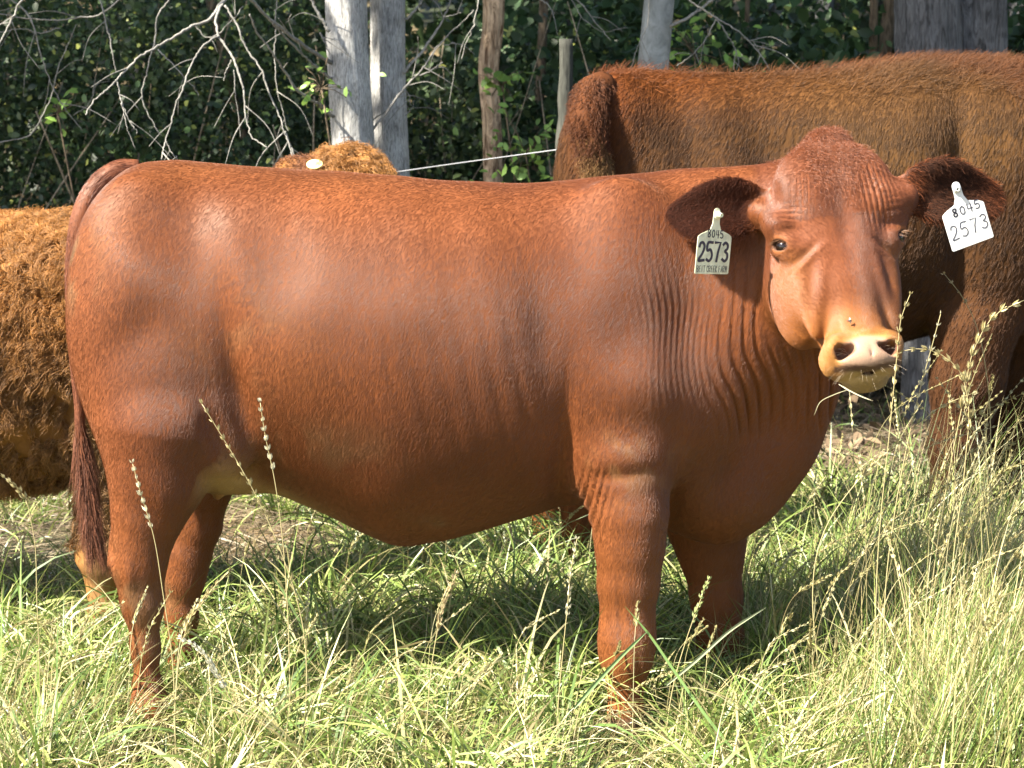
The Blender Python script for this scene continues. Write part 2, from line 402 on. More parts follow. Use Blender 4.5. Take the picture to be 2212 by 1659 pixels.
# ------------------------------------------------------------------ the young red heifer
def build_heifer():
    root = tag(empty('heifer', (0, 0, 0)), 'sleek red-brown heifer standing side-on in the grass, head turned to the camera', 'cow')
    h0, h1 = .0090, .0042
    xs = np.r_[np.arange(X(120, -.2), .18, h0), np.arange(.18, X(2185, -.1), h1)]
    ys = np.r_[np.arange(-.66, -.02, .0052), np.arange(-.02, .36, .011)]
    zs = np.r_[np.arange(-.06, .60, .0085), np.arange(.60, Z(262, -.1), h1)]
    F = Field(xs, ys, zs)
    # --- trunk: traced top and belly lines
    tb = [ # px, top, bottom, widest, half width
        (164, 640, 690, 665, .010), (170, 560, 770, 660, .07), (185, 505, 840, 665, .115), (215, 440, 900, 670, .155), (255, 385, 950, 680, .19),
        (300, 356, 990, 690, .21), (360, 349, 1010, 700, .225), (450, 356, 1030, 720, .245), (560, 364, 1062, 740, .265), (640, 369, 1092, 750, .28), (700, 371, 1117, 760, .29),
        (780, 375, 1158, 770, .295), (860, 381, 1186, 780, .300), (930, 387, 1180, 780, .300), (1050, 394, 1152, 780, .295), (1150, 394, 1122, 780, .28),
        (1230, 389, 1100, 780, .262), (1310, 379, 1110, 780, .25), (1400, 374, 1135, 780, .235), (1480, 380, 1155, 790, .21), (1550, 400, 1160, 810, .175), (1610, 450, 1140, 850, .13), (1655, 540, 1080, 880, .09), (1695, 660, 1000, 880, .04)]
    t = [X(a[0]) for a in tb]
    loft(F, t, [Z(a[1]) for a in tb], [Z(a[2], -.05) for a in tb], [Z(a[3]-45) for a in tb], [a[4] for a in tb], n=2.5, n2=1.9, k=.05)
    S = .17
    for s in (-1, 1):
        y = s*S
        q = lambda px, py, yy=y: P(px, py, yy)
        # buttock, thigh, stifle
        ellipsoid(F, q(300, 640, s*.13), (.150, .10, .26), .06)
        ellipsoid(F, q(320, 760, s*.15), (.150, .092, .24), .08)
        ellipsoid(F, q(380, 860, s*.165), (.125, .075, .17), .06)
        ellipsoid(F, q(345, 920, s*.160), (.112, .090, .19), .08)
        dx = 0 if s < 0 else 85
        dz = 0 if s < 0 else -8
        if s < 0:
            chain(F, [(q(350, 930, -.18), .128), (q(338, 1040, -.185), .096), (q(318, 1115, -.19), .071), (q(304, 1185, -.19), .057), (q(300, 1230, -.19), .051), (q(308, 1300, -.19), .043), (q(314, 1400, -.19), .028), (q(318, 1490, -.19), .030), (q(322, 1530, -.195), .039), (q(330, 1565, -.20), .036)], .028, 1.2)
            cone(F, q(262, 1165, -.19), q(258, 1215, -.19), .014, .019, .03)
            ellipsoid(F, q(340, 1590, -.205), (.052, .042, .030), .012)
            cone(F, q(420, 890, -.17), q(455, 940, -.165), .07, .05, .05)      # stifle
        else:
            chain(F, [(q(408, 930, .16), .12), (q(430, 1040, .16), .078), (q(424, 1130, .16), .056), (q(404, 1200, .16), .050), (q(395, 1250, .16), .044), (q(392, 1330, .16), .032), (q(396, 1400, .16), .028), (q(400, 1460, .16), .036), (q(408, 1480, .16), .034)], .028, 1.2)
            ellipsoid(F, q(414, 1498, .16), (.052, .042, .028), .012)
    # flank fold
    ellipsoid(F, P(500, 940, -.20), (.055, .03, .085), .05)
    ellipsoid(F, P(500, 940, .20), (.055, .03, .085), .05)
    ellipsoid(F, P(500, 1010, -.06), (.09, .09, .055), .05)   # udder
    cone(F, P(478, 1035, -.08), P(470, 1075, -.09), .012, .008, .015)
    # shoulder, elbow, upper arm
    for s in (-1, 1):
        ellipsoid(F, P(1340, 640, s*.15), (.135, .075, .25), .07)
        ellipsoid(F, P(1345, 860, s*.165), (.140, .080, .20), .06)
        ellipsoid(F, P(1345, 1000, s*.165), (.115, .078, .12), .05)
        ellipsoid(F, P(1500, 820, s*.12), (.11, .08, .14), .07)
    chain(F, [(P(1347, 1000, -.18), .095), (P(1360, 1110, -.19), .084), (P(1361, 1180, -.19), .074), (P(1358, 1260, -.19), .065), (P(1356, 1335, -.19), .0565), (P(1354, 1385, -.195), .0600), (P(1352, 1425, -.195), .053), (P(1350, 1470, -.195), .0370), (P(1350, 1530, -.195), .0350), (P(1350, 1575, -.195), .038), (P(1352, 1598, -.20), .040)], .022, 1.3)
    ellipsoid(F, P(1354, 1628, -.205), (.054, .046, .034), .010)
    chain(F, [(P(1500, 1060, .17), .10), (P(1532, 1150, .18), .085), (P(1538, 1200, .18), .070), (P(1547, 1290, .18), .058), (P(1555, 1370, .18), .052), (P(1556, 1405, .18), .050), (P(1556, 1450, .18), .034), (P(1556, 1500, .18), .030), (P(1558, 1525, .18), .036)], .022, 1.3)
    ellipsoid(F, P(1562, 1545, .175), (.052, .044, .030), .010)
    # brisket, throat and neck turning to the viewer
    ellipsoid(F, P(1560, 1078, -.01), (.105, .09, .088), .07)
    ellipsoid(F, P(1625, 955, -.02), (.118, .09, .16), .07)
    ellipsoid(F, P(1700, 860, -.05), (.095, .075, .17), .06)
    ellipsoid(F, P(1520, 650, -.01), (.19, .165, .265), .08)
    ellipsoid(F, P(1620, 640, -.06), (.16, .145, .250), .08)
    ellipsoid(F, P(1700, 600, -.10), (.14, .135, .205), .08)
    ellipsoid(F, P(1765, 560, -.155), (.12, .12, .17), .07)
    ellipsoid(F, P(1740, 760, -.08), (.085, .075, .15), .06)
    cone(F, P(1440, 480, 0), P(1700, 430, -.10), .045, .065, .09)
    # --- head, in its own frame: a to the viewer's right, b up the face, c out of the forehead
    tau, yaw, roll = R(30), R(9), R(3)
    B = np.array([[1, 0, 0], [0, math.sin(tau), math.cos(tau)], [0, -math.cos(tau), math.sin(tau)]])
    Ry = np.array([[math.cos(roll), 0, -math.sin(roll)], [0, 1, 0], [math.sin(roll), 0, math.cos(roll)]])
    Rz = np.array([[math.cos(yaw), -math.sin(yaw), 0], [math.sin(yaw), math.cos(yaw), 0], [0, 0, 1]])
    M = np.array([Rz@Ry@v for v in B]); O = P(1822, 503, -.35)
    H = lambda a, b, c: O+M[0]*a+M[1]*b+M[2]*c
    Mloft = np.array([M[1], M[0], M[2]])
    hb = [ # b, half width, front, back
        (-.314, .030, -.016, -.055), (-.306, .054, .004, -.070), (-.296, .066, .016, -.080), (-.270, .069, .022, -.085), (-.240, .064, .018, -.09), (-.205, .057, .008, -.095), (-.165, .062, .005, -.11), (-.12, .076, .008, -.12),
        (-.07, .095, .012, -.14), (-.03, .114, .018, -.15), (.01, .128, .024, -.16), (.05, .135, .028, -.165), (.10, .133, .028, -.17), (.145, .118, .020, -.165), (.18, .092, .008, -.15), (.205, .066, -.006, -.12), (.225, .040, -.022, -.09), (.237, .012, -.04, -.06)]
    z = lambda i: [h[i] for h in hb]
    loft(F, z(0), z(2), z(3), [(h[2]*.45+h[3]*.55) for h in hb], z(1), n=2.35, k=.03, M=Mloft, c0=O, lo=O-np.array([.25, .32, .42]), hi=O+np.array([.25, .30, .30]))

    for s in (-1, 1):
        ellipsoid(F, H(s*.082, -.05, -.13), (.058, .145, .085), .035, M)        # cheek / jaw
        ellipsoid(F, H(s*.124, .040, -.032), (.030, .034, .036), .028, M)       # brow
        ellipsoid(F, H(s*.050-.007, -.264, -.034), (.032, .034, .042), .02, M)       # upper lip
        ellipsoid(F, H(s*.055-.004, -.252, .002), (.025, .026, .024), .02, M)      # nostril wing
        ellipsoid(F, H(s*.05, .120, .000), (.07, .075, .036), .04, M)          # frontal bulge
        ellipsoid(F, H(s*.084, -.10, -.045), (.026, .11, .03), .035, M)         # cheek bone ridge
        cone(F, H(s*.110, .100, -.085), H(s*.150, .098, -.095), .030, .022, .04)   # ear root
    cone(F, H(0, -.04, -.15), H(0, -.240, -.085), .083, .046, .04)
    ellipsoid(F, H(.002, -.309, -.050), (.046, .021, .038), .008, M)               # lower lip
    ellipsoid(F, H(-.005, -.276, .006), (.050, .030, .024), .02, M)                 # nose pad
    ellipsoid(F, H(.016, .222, -.030), (.046, .030, .036), .03, M)              # poll tuft
    # mouth line
    for s in (-1, 1): cone(F, H(-.004, -.308, -.004), H(s*.060-.004, -.293, -.045), .0045, .0045, .005, op='s')
    cone(F, H(0, -.255, .036), H(0, -.286, .026), .002, .002, .006, op='s')
    # nostrils: comma shaped
    for s in (-1, 1):
        an = R(-32*s); Mn = np.array([M[0]*math.cos(an)+M[1]*math.sin(an), -M[0]*math.sin(an)+M[1]*math.cos(an), M[2]])
        ellipsoid(F, H(s*.042-.006, -.270, .020), (.0225, .0085, .030), .007, Mn, op='s')
        ellipsoid(F, H(s*.054-.006, -.262, .010), (.011, .010, .024), .007, Mn, op='s')
    # eyes: lids raised, almond slot carved
    eyes = []
    for s in (-1, 1):
        e = H(s*(.1205 if s < 0 else .1165), -.008, -.032 if s < 0 else -.024); out = M[0]*s*.80+M[2]*.60; out /= np.linalg.norm(out)
        tng = np.cross(M[1], out); tng /= np.linalg.norm(tng); up = np.cross(out, tng)
        tilt = R(24)*(s if np.dot(tng, M[0]) > 0 else -s); tt = tng*math.cos(tilt)+up*math.sin(tilt); uu = -tng*math.sin(tilt)+up*math.cos(tilt)
        Me = np.array([tt, uu, out])
        ellipsoid(F, e-out*.003, (.031, .025, .019), .024, Me)
        ellipsoid(F, e+out*.002+uu*.0125, (.027, .007, .0165), .010, Me)
        ellipsoid(F, e+out*.016, (.0190, .0100, .020), .005, Me, op='s')
        eyes.append((e, out, tt, uu))
    # ears
    ears = []
    for s, b0, tip, wid, upv in ((-1, P(1664, 458, -.30), P(1450, 446, -.26), .063, (0.04, .12, 1)), (1, P(1944, 424, -.31), P(2162, 400, -.25), .066, (.12, .30, 1))):
        u = tip-b0; L = np.linalg.norm(u); u /= L
        v = np.array(upv, float); v -= u*(u@v); v /= np.linalg.norm(v); wv = np.cross(u, v)
        if wv[1] > 0: wv = -wv                                     # inner side towards the camera
        Me = np.array([u, v, wv]); c = (b0+tip)/2+u*.002
        warp = (lambda u_, v_, w_, L=L: (u_, (v_+.012*np.sin(u_*14))/(1-.08*np.clip(-u_/(L*.5), 0, 1)-.30*np.clip(u_/(L*.5), 0, 1)**1.5), w_-9*v_**2+.024+.9*u_**2))
        rr = (L*.53, wid, .011)
        ellipsoid(F, c, rr, .018, Me, warp=warp)
        ears.append((c, Me, rr, s, L, warp))
        cone(F, b0-u*.03-wv*.012, b0+u*.02-wv*.008, .030, .020, .035)
    V, Q = surface_nets(F)
    # keep main connected body: drop vertices far outside (none expected)
    V = relax(V, Q, 1, .4)
    N = vert_normals(V, Q)
    # --- muscle relief on the two sides
    sx, sz = V[:, 0], V[:, 2]
    def G(px, py, wx, wz, a, ang=0):
        c = P(px, py); dx, dz = sx-c[0], sz-c[2]; ca, sa = math.cos(R(ang)), math.sin(R(ang))
        u, v = dx*ca+dz*sa, -dx*sa+dz*ca
        return a*np.exp(-(u/wx)**2-(v/wz)**2)
    side = np.abs(N[:, 1])**.7*sstep(np.abs(V[:, 1]), .03, .10)
    bodyw = 1-sstep(sx, X(1560), X(1640))
    D = G(575, 440, .07, .07, .003)+G(540, 520, .04, .12, .006, 15)+G(235, 470, .06, .06, .005)   # hip and pin bones
    D += G(640, 560, .09, .08, -.012)+G(400, 470, .10, .05, -.006)+G(410, 610, .06, .16, .006, 35)
    D += G(545, 820, .028, .17, -.016, 10)+G(500, 905, .02, .08, -.010, 25)
    D += G(300, 560, .07, .12, .008)+G(330, 700, .10, .05, -.004, 40)
    D += G(860, 700, .20, .15, .008)+G(1170, 700, .04, .20, -.007, 6)+G(1212, 960, .02, .15, -.013, -3)
    D += G(1300, 560, .06, .20, .006, -10)+G(1380, 800, .09, .07, .010)+G(1335, 985, .07, .018, -.006, 6)+G(1340, 940, .08, .03, .002)
    D += G(1460, 700, .06, .10, -.006)+G(1560, 1010, .03, .10, -.010, -20)+G(1445, 1050, .018, .13, -.012)
    D += G(1350, 1388, .03, .028, .005)+G(1372, 1500, .006, .055, -.0045)+G(1366, 1395, .006, .04, -.003)+G(1330, 1290, .008, .09, -.003, 4)
    D += G(276, 1150, .009, .030, -.009)+G(270, 1228, .010, .020, -.007)+G(246, 1195, .012, .03, .004)+G(318, 1200, .012, .05, .005)+G(330, 1400, .005, .07, -.004)+G(360, 1060, .03, .10, -.006, 20)
    for k in range(6): D += G(860+k*52, 760+k*4, .012, .17, -.0016, 12)
    V = V+N*(D*side*bodyw)[:, None]
    # wrinkles of the neck: folds bowing down from the nape to the dewlap
    pxl = (sx-X(1106))/(X(1206)-X(1106))*100+1106
    pyl = 829.5-(sz-Z(829.5))/(Z(729.5)-Z(829.5))*100
    fold = pxl - .12*(pyl-430) + 26*np.sin((pyl-400)/260) + 9*np.sin(pyl/47+pxl/90)
    big = sstep(pxl, 1480, 1600)*(1-sstep(pxl, 1790, 1830))*sstep(pyl, 430, 620)*(1-sstep(pyl, 850, 960))
    fine = sstep(pxl, 1290, 1450)*(1-sstep(pxl, 1780, 1810))*sstep(pyl, 420, 480)*(1-sstep(pyl, 760, 880))
    facing = (V[:, 1] < -.02)*sstep(-N[:, 1], .1, .5)
    headw = sstep(((V-O)@M[2]), -.24, -.17)*(sstep(V[:, 0], X(1640, -.3), X(1665, -.3)))
    facing = facing*(1-headw)*(1-sstep(((V-O)@M[2]), -.30, -.22)*sstep(V[:, 0], X(1640, -.3), X(1665, -.3)))
    big = big*np.clip(.6+1.0*vnoise(V, 12, 61), .0, 1.7); fine = fine*np.clip(.45+1.1*vnoise(V, 10, 62), 0, 1.6)
    w1 = np.sin(fold/26*6.283+1.2*np.sin(pyl/90)+2.6*vnoise(V, 7, 63)+.9*vnoise(V, 22, 65)); w1 = np.sin(0*fold)-1.9*np.exp(-2.6*(1-np.cos(fold/27*6.283+1.2*np.sin(pyl/90)+2.6*vnoise(V, 7, 63)+.9*vnoise(V, 22, 65))))
    w2 = np.sin(fold/13.5*6.283+2*np.sin(pyl/60+1)+2.4*vnoise(V, 13, 64)+.8*vnoise(V, 40, 66))
    V = V+N*((.0036*w1*big*(.55+.45*sstep(pxl, 1540, 1660))+.0010*w2*fine)*facing)[:, None]
    V = V+N*((.0035*vnoise(V, 9, 5)+.0014*vnoise(V*np.array([1.3, 1, .5]), 26, 6))*(1-headw)*bodyw)[:, None]
    # elbow creases
    cr = np.exp(-((pxl-1268)/34)**2-((pyl-1040)/62)**2)*np.sin((pxl+.25*(pyl-1040))/15*6.283)*.004
    V = V+N*(cr*(V[:, 1] < -.08))[:, None]
    # creases over the brow of the far eye and forehead ridge
    hl = (V-O)@M.T
    for s in (-1, 1):
        m = np.exp(-((hl[:, 0]-s*.075)/.030)**2-((hl[:, 1]-.075)/.055)**2)*(hl[:, 2] > -.03)*(headw > .3)
        V = V+N*(m*np.sin((hl[:, 0]+.10*hl[:, 1]*s)/.0115*6.283)*(.0034 if s > 0 else .0010))[:, None]
    m = np.exp(-((hl[:, 0])/.022)**2-((hl[:, 1]-.05)/.10)**2)*(hl[:, 2] > -.03)*(headw > .3); V = V-N*(.004*m)[:, None]
    fr = (headw > .3)*(hl[:, 2] > -.10)
    def HG(a, b, wa, wb, amp, ang=0):
        da, db = hl[:, 0]-a, hl[:, 1]-b; ca, sa = math.cos(R(ang)), math.sin(R(ang)); u, v = da*ca+db*sa, -da*sa+db*ca
        return amp*np.exp(-(u/wa)**2-(v/wb)**2)*fr
    E = 0
    for s in (-1, 1):
        E = E+HG(s*.086, -.040, .030, .008, -.0045, -35*s)+HG(s*.078, -.052, .034, .007, .003, -35*s)      # fold running from the inner eye corner
        E = E+HG(s*.062, -.105, .012, .060, .0045, 8*s)+HG(s*.088, -.120, .016, .060, -.006, 8*s)        # edge of the nasal bone, hollow beside it
        E = E+HG(s*.098, .060, .022, .020, -.004)+HG(s*.112, .028, .022, .010, .004, 20*s)             # temple hollow, brow bone
        E = E+HG(s*.120, -.030, .018, .006, -.0022, 10*s)+HG(s*.038, -.205, .016, .020, .003)
        for q in range(3): E = E+HG(s*.105, .036+.011*q, .024, .0028, -.0016, 12*s)                      # lid wrinkles
    E = E+HG(0, .00, .018, .030, -.004)+HG(0, .17, .012, .030, -.004)+HG(0, -.225, .030, .010, -.003)
    E = E+.0012*vnoise(hl, 45, 71)*fr*sstep(hl[:, 1], -.2, -.1)
    V = V+N*E[:, None]
    N = vert_normals(V, Q)
    # --- coat and skin colour, darker along the carved mouth line and eye folds
    base = np.array([.165, .050, .014]); col = np.tile(base, (len(V), 1))
    def blend(c, wgt): 
        nonlocal col
        w_ = np.clip(wgt, 0, 1)[:, None]; col = col*(1-w_)+np.array(c)*w_
    nz = vnoise(V, 7, 2); blend([.120, .034, .011], .5*sstep(nz, 0, .8)); blend([.225, .078, .020], .45*sstep(-nz, 0, .8))
    legs = 1-sstep(sz, .30, .62); blend([.215, .072, .018], legs*.5)
    hw = headw
    blend([.19, .062, .028], hw*.8*sstep(hl[:, 1], -.22, -.02))
    blend([.24, .088, .023], hw*.75*np.exp(-((np.abs(hl[:, 0])-.115)/.03)**2)*sstep(-hl[:, 1], .01, .05))     # paler cheeks
    blend([.31, .115, .030], hw*.7*sstep(-hl[:, 1], .13, .20))
    blend([.36, .18, .055], hw*sstep(-hl[:, 1], .19, .26))
    ring = sum(np.exp(-((np.linalg.norm(V-(e+o*.012), axis=1)-.018)/.009)**2) for e, o, _, _ in eyes); blend([.26, .10, .035], .6*ring)
    for e, o, tt, uu in eyes:
        rel = V-(e+o*.012); a_, b_, c_ = rel@tt, rel@uu, rel@o
        blend([.06, .03, .02], sstep(-(np.sqrt((a_/.020)**2+(b_/.0115)**2)), -1.25, -.9)*(np.abs(c_) < .02))
    pad = np.sqrt(((hl[:, 0]+.004)/.058)**2+((hl[:, 1]+.280)/.042)**2)
    blend([.36, .25, .20], sstep(-pad, -1.15, -.85)*(hl[:, 2] > -.03))
    blend([.38, .27, .12], sstep(-hl[:, 1], .302, .309)*hw)
    for s in (-1, 1):
        d = np.sqrt(((hl[:, 0]-s*.046+.006)/.024)**2+((hl[:, 1]+.267)/.016)**2)
        blend([.15, .075, .055], sstep(-d, -1.1, -.7)*(hl[:, 2] > -.05))
    ml = np.abs(hl[:, 1]+.308-.30*np.abs(hl[:, 0]+.004)**1.15); blend([.07, .035, .025], sstep(-ml, -.0055, -.002)*(hl[:, 2] > -.06)*(np.abs(hl[:, 0]) < .07)*hw*.9)  # darker tone drawn along the carved mouth line
    for s in (-1, 1): blend([.10, .045, .02], HG(s*.088, -.042, .028, .006, .6, -35*s))  # darker tone along the carved fold at each inner eye corner
    earw = np.zeros(len(V))
    for c, Me, rr, s, L, warp in ears:
        l = (V-c)@Me.T; u_, v_, w_ = warp(l[:, 0], l[:, 1], l[:, 2])
        k0 = np.sqrt((u_/rr[0])**2+(v_/rr[1])**2+(w_/rr[2]*.5)**2); wg = (k0 < 1.25)*sstep(u_, -rr[0]*.85, -rr[0]*.45)
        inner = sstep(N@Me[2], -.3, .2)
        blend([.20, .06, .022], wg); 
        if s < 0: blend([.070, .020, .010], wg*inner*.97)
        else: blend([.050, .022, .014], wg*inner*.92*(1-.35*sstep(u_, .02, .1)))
        earw = np.maximum(earw, wg)
    blend([.42, .27, .12], (np.exp(-((pxl-505)/48)**2-((pyl-1015)/50)**2)*.95+np.exp(-((pxl-590)/100)**2-((pyl-1055-(pxl-590)*.33)/26)**2)*.8)*(V[:, 1] > -.235)*(V[:, 1] < .1))
    blend([.10, .07, .05], (1-sstep(sz, .0, .025))*(np.abs(V[:, 1]) < 1))   # hooves
    dz = vnoise(V, 30, 12)+.6*vnoise(V, 90, 13)
    for a, b, wa, wb, st_ in ((205, 560, 40, 75, .55), (300, 1290, 60, 120, .35), (1350, 1500, 60, 90, .4), (700, 930, 160, 50, .22), (1010, 1120, 160, 40, .25), (560, 700, 120, 120, .12)):
        blend([.20, .135, .075], st_*sstep(dz, -.2, .9)*np.exp(-((pxl-a)/wa)**2-((pyl-b)/wb)**2)*(N[:, 1] < .2)*1.6)
    # dried mud dusting on the shoulder
    dn = vnoise(V, 60, 9); blend([.30, .16, .07], .55*sstep(dn, -.1, .7)*np.exp(-((pxl-1350)/90)**2-((pyl-960)/60)**2)*(N[:, 1] < 0))
    col = col*np.array([.76, .70, .58])
    me = np_mesh('heifer_body', V, Q, col)
    body = link('body', me, hide_mat('sleek_red_hide', bump=.07, stretch=(1, 1, .14), scale=620, rough=.60, sheen=.12, spec=.26, sheentint=(1, .6, .42)), root)
    # --- eyes
    em = plain('eye_dark', (.006, .003, .002), .07, .5)
    for e, o, tt, uu in eyes:
        import bmesh
        bm = bmesh.new(); bmesh.ops.create_uvsphere(bm, u_segments=24, v_segments=16, radius=.0178)
        bmesh.ops.translate(bm, verts=bm.verts, vec=e-o*.0010)
        me = bpy.data.meshes.new('eye'); bm.to_mesh(me); bm.free(); link('eye', me, em, root)
    # eyelashes
    hm = hair_mat('hair_short', .45)
    g = np.random.default_rng(5); rts, drs = [], []
    for e, o, tt, uu in eyes:
        for k in range(26):
            a = g.uniform(-1, 1); r0 = e+o*(.019-.006*a*a)+tt*a*.018+uu*(.010*math.sqrt(1-a*a*.9)); d = o*1.0+uu*.1-np.array([0, 0, .5])+tt*a*.5+g.normal(size=3)*.1
            rts.append(r0); drs.append(d/np.linalg.norm(d))
    hair('eyelashes', np.array(rts), np.array(drs), g.uniform(.012, .022, len(rts)), np.tile([.16, .08, .04], (len(rts), 1)), hm, root, rad=.00025, seed=6)
    # --- short coat: thin flat-lying hairs
    def comb(p, n, bias, lift, jit, seed):
        g = np.random.default_rng(seed); d = bias+g.normal(size=p.shape)*jit
        d = d-n*(d*n).sum(1, keepdims=True); d /= np.linalg.norm(d, axis=1, keepdims=True)+1e-9
        d = d+n*lift; return d/np.linalg.norm(d, axis=1, keepdims=True)
    nE = 46000
    wgt = earw+1e-9
    p, n, cc = scatter_on(V, Q, N, col, nE, wgt, 11)
    near_l = np.linalg.norm(p-ears[0][0], axis=1) < np.linalg.norm(p-ears[1][0], axis=1)
    b = np.where(near_l[:, None], ears[0][1][0], ears[1][1][0])
    d = comb(p, n, b*1.0+np.array([0, 0, -.25]), .50, .45, 12)
    Ln = g.uniform(.009, .020, nE)*np.where(near_l, .9, 1.5)
    hair('ear_hair', p, d, Ln, cc*np.where(near_l, g.uniform(.25, 1.0, nE), g.choice([.25, .4, .7, 1.7], nE))[:, None], hair_mat('hair_ear', .6, .12), root, rad=.0004, curl=.0015, droop=.3, seed=13)
    # poll tuft and crest
    wp = headw*np.exp(-((hl[:, 0])/.05)**2-((hl[:, 1]-.19)/.07)**2)+.0001*0
    p, n, cc = scatter_on(V, Q, N, col, 9000, wp+1e-9, 14)
    d = comb(p, n, -M[1]*.8+np.array([0, 0, .0]), .35, .5, 15)
    hair('poll_hair', p, d, g.uniform(.010, .022, 9000), cc*g.uniform(.7, 1.5, (9000, 1)), hm, root, rad=.0004, curl=.002, seed=16)
    # overall sleek coat
    nB = NCOAT
    wt = (N[:, 1] < .35)*(1-earw)*(sz > .05)*(1+2.0*headw)*(hl[:, 2] < 9)*(1-.97*sstep(-pad, -1.2, -1)*(hl[:, 2] > -.04))
    near_eye = sum(np.linalg.norm(V-(e+o*.015), axis=1) < .020 for e, o, _, _ in eyes) > 0
    wt = wt*(~near_eye)+1e-9
    p, n, cc = scatter_on(V, Q, N, col, nB, wt, 17)
    hb_ = ((p-O)@M.T); ish = (sstep(((p-O)@M[2]), -.20, -.14)*(p[:, 0] > X(1665, -.3)))[:, None]
    bias = np.array([-.55, 0, -1.0])*(1-ish)+(M[1]*-.2+M[0]*np.tanh(hb_[:, :1]/.05)*.5+M[1]*np.where(hb_[:, 1:2] > .03, .0, .6))*ish
    d = comb(p, n, bias, .12, .10, 18)
    Ln = g.uniform(.006, .011, nB)*np.where(ish[:, 0] > .5, .75, 1)
    hair('coat', p, d, Ln, cc*g.uniform(.8, 1.2, (nB, 1)), hair_mat('hair_sleek', .42, .60, SLEEK_P), root, pts=3, rad=.00017, seed=19)
    # whiskers on the lip and chin
    wl = np.array([H(g.uniform(-.055, .05), g.uniform(-.30, -.26), g.uniform(-.03, .005))+0 for _ in range(70)]); dl = (wl-H(0, -.27, -.05)); dl /= np.linalg.norm(dl, axis=1, keepdims=True)
    hair('whiskers', wl, dl, g.uniform(.020, .045, 70), np.tile([.5, .4, .28], (70, 1)), hm, root, rad=.00018, droop=.3, seed=81)
    # --- tail
    tp = [(300, 362), (262, 366), (228, 388), (197, 425), (178, 470), (164, 540), (158, 620), (159, 700), (164, 790), (171, 870), (174, 930), (180, 990), (187, 1050), (194, 1110), (203, 1160)]
    path = spline([P(a, b, -.035 if i > 3 else -.01*i) for i, (a, b) in enumerate(tp)], 70)
    rad = np.interp(np.linspace(0, 1, 70), [0, .08, .22, .4, .65, .8, 1], [.018, .027, .023, .015, .0105, .012, .006])
    TV, TQ = tube(path, rad, 12, noise=.06, nscale=25)
    tc = np.tile([.13, .042, .018], (len(TV), 1))
    tail = link('tail', np_mesh('tail', TV, TQ, tc), hide_mat('tail_hide', .3, (1, 1, .3), 200, rough=.6, sheen=0, spec=.3), root)
    nT = 2800; k = g.integers(50, 69, nT); kk = np.sort(k)
    fr_ = g.random((nT, 1)); p = path[k]*(1-fr_)+path[k+1]*fr_ if k.max() < 69 else path[k]; p = p+g.normal(size=(nT, 3))*.006; d = np.stack([g.normal(size=nT)*.07, g.normal(size=nT)*.07, -np.ones(nT)], 1)
    d[:, 0] += .10*np.sign(p[:, 0]-path[k][:, 0])+.10; d /= np.linalg.norm(d, axis=1, keepdims=True)
    hair('tail_switch', p, d, g.uniform(.05, .145, nT)*(1-.25*(k-50)/19), np.array([.11, .040, .020])*g.uniform(.6, 1.7, (nT, 1)), hm, tail, pts=6, rad=.0006, curl=.003, seed=21, freq=.5)
    nT = 9000; k = g.integers(0, 50, nT); dd = g.normal(size=(nT, 3)); T_ = np.gradient(path, axis=0)[k]; T_ /= np.linalg.norm(T_, axis=1, keepdims=True)
    dd -= T_*(dd*T_).sum(1, keepdims=True); dd /= np.linalg.norm(dd, axis=1, keepdims=True)
    d = T_*1.0+dd*.12; d /= np.linalg.norm(d, axis=1, keepdims=True); fr_ = g.random((nT, 1))
    hair('tail_hair', path[k]*(1-fr_)+path[k+1]*fr_+dd*rad[k][:, None]*.97, d, g.uniform(.008, .016, nT), np.array([.13, .042, .018])*g.uniform(.7, 1.4, (nT, 1)), hm, tail, pts=3, rad=.0004, seed=22)
    return dict(H=H, M=M, O=O, ears=ears, eyes=eyes)

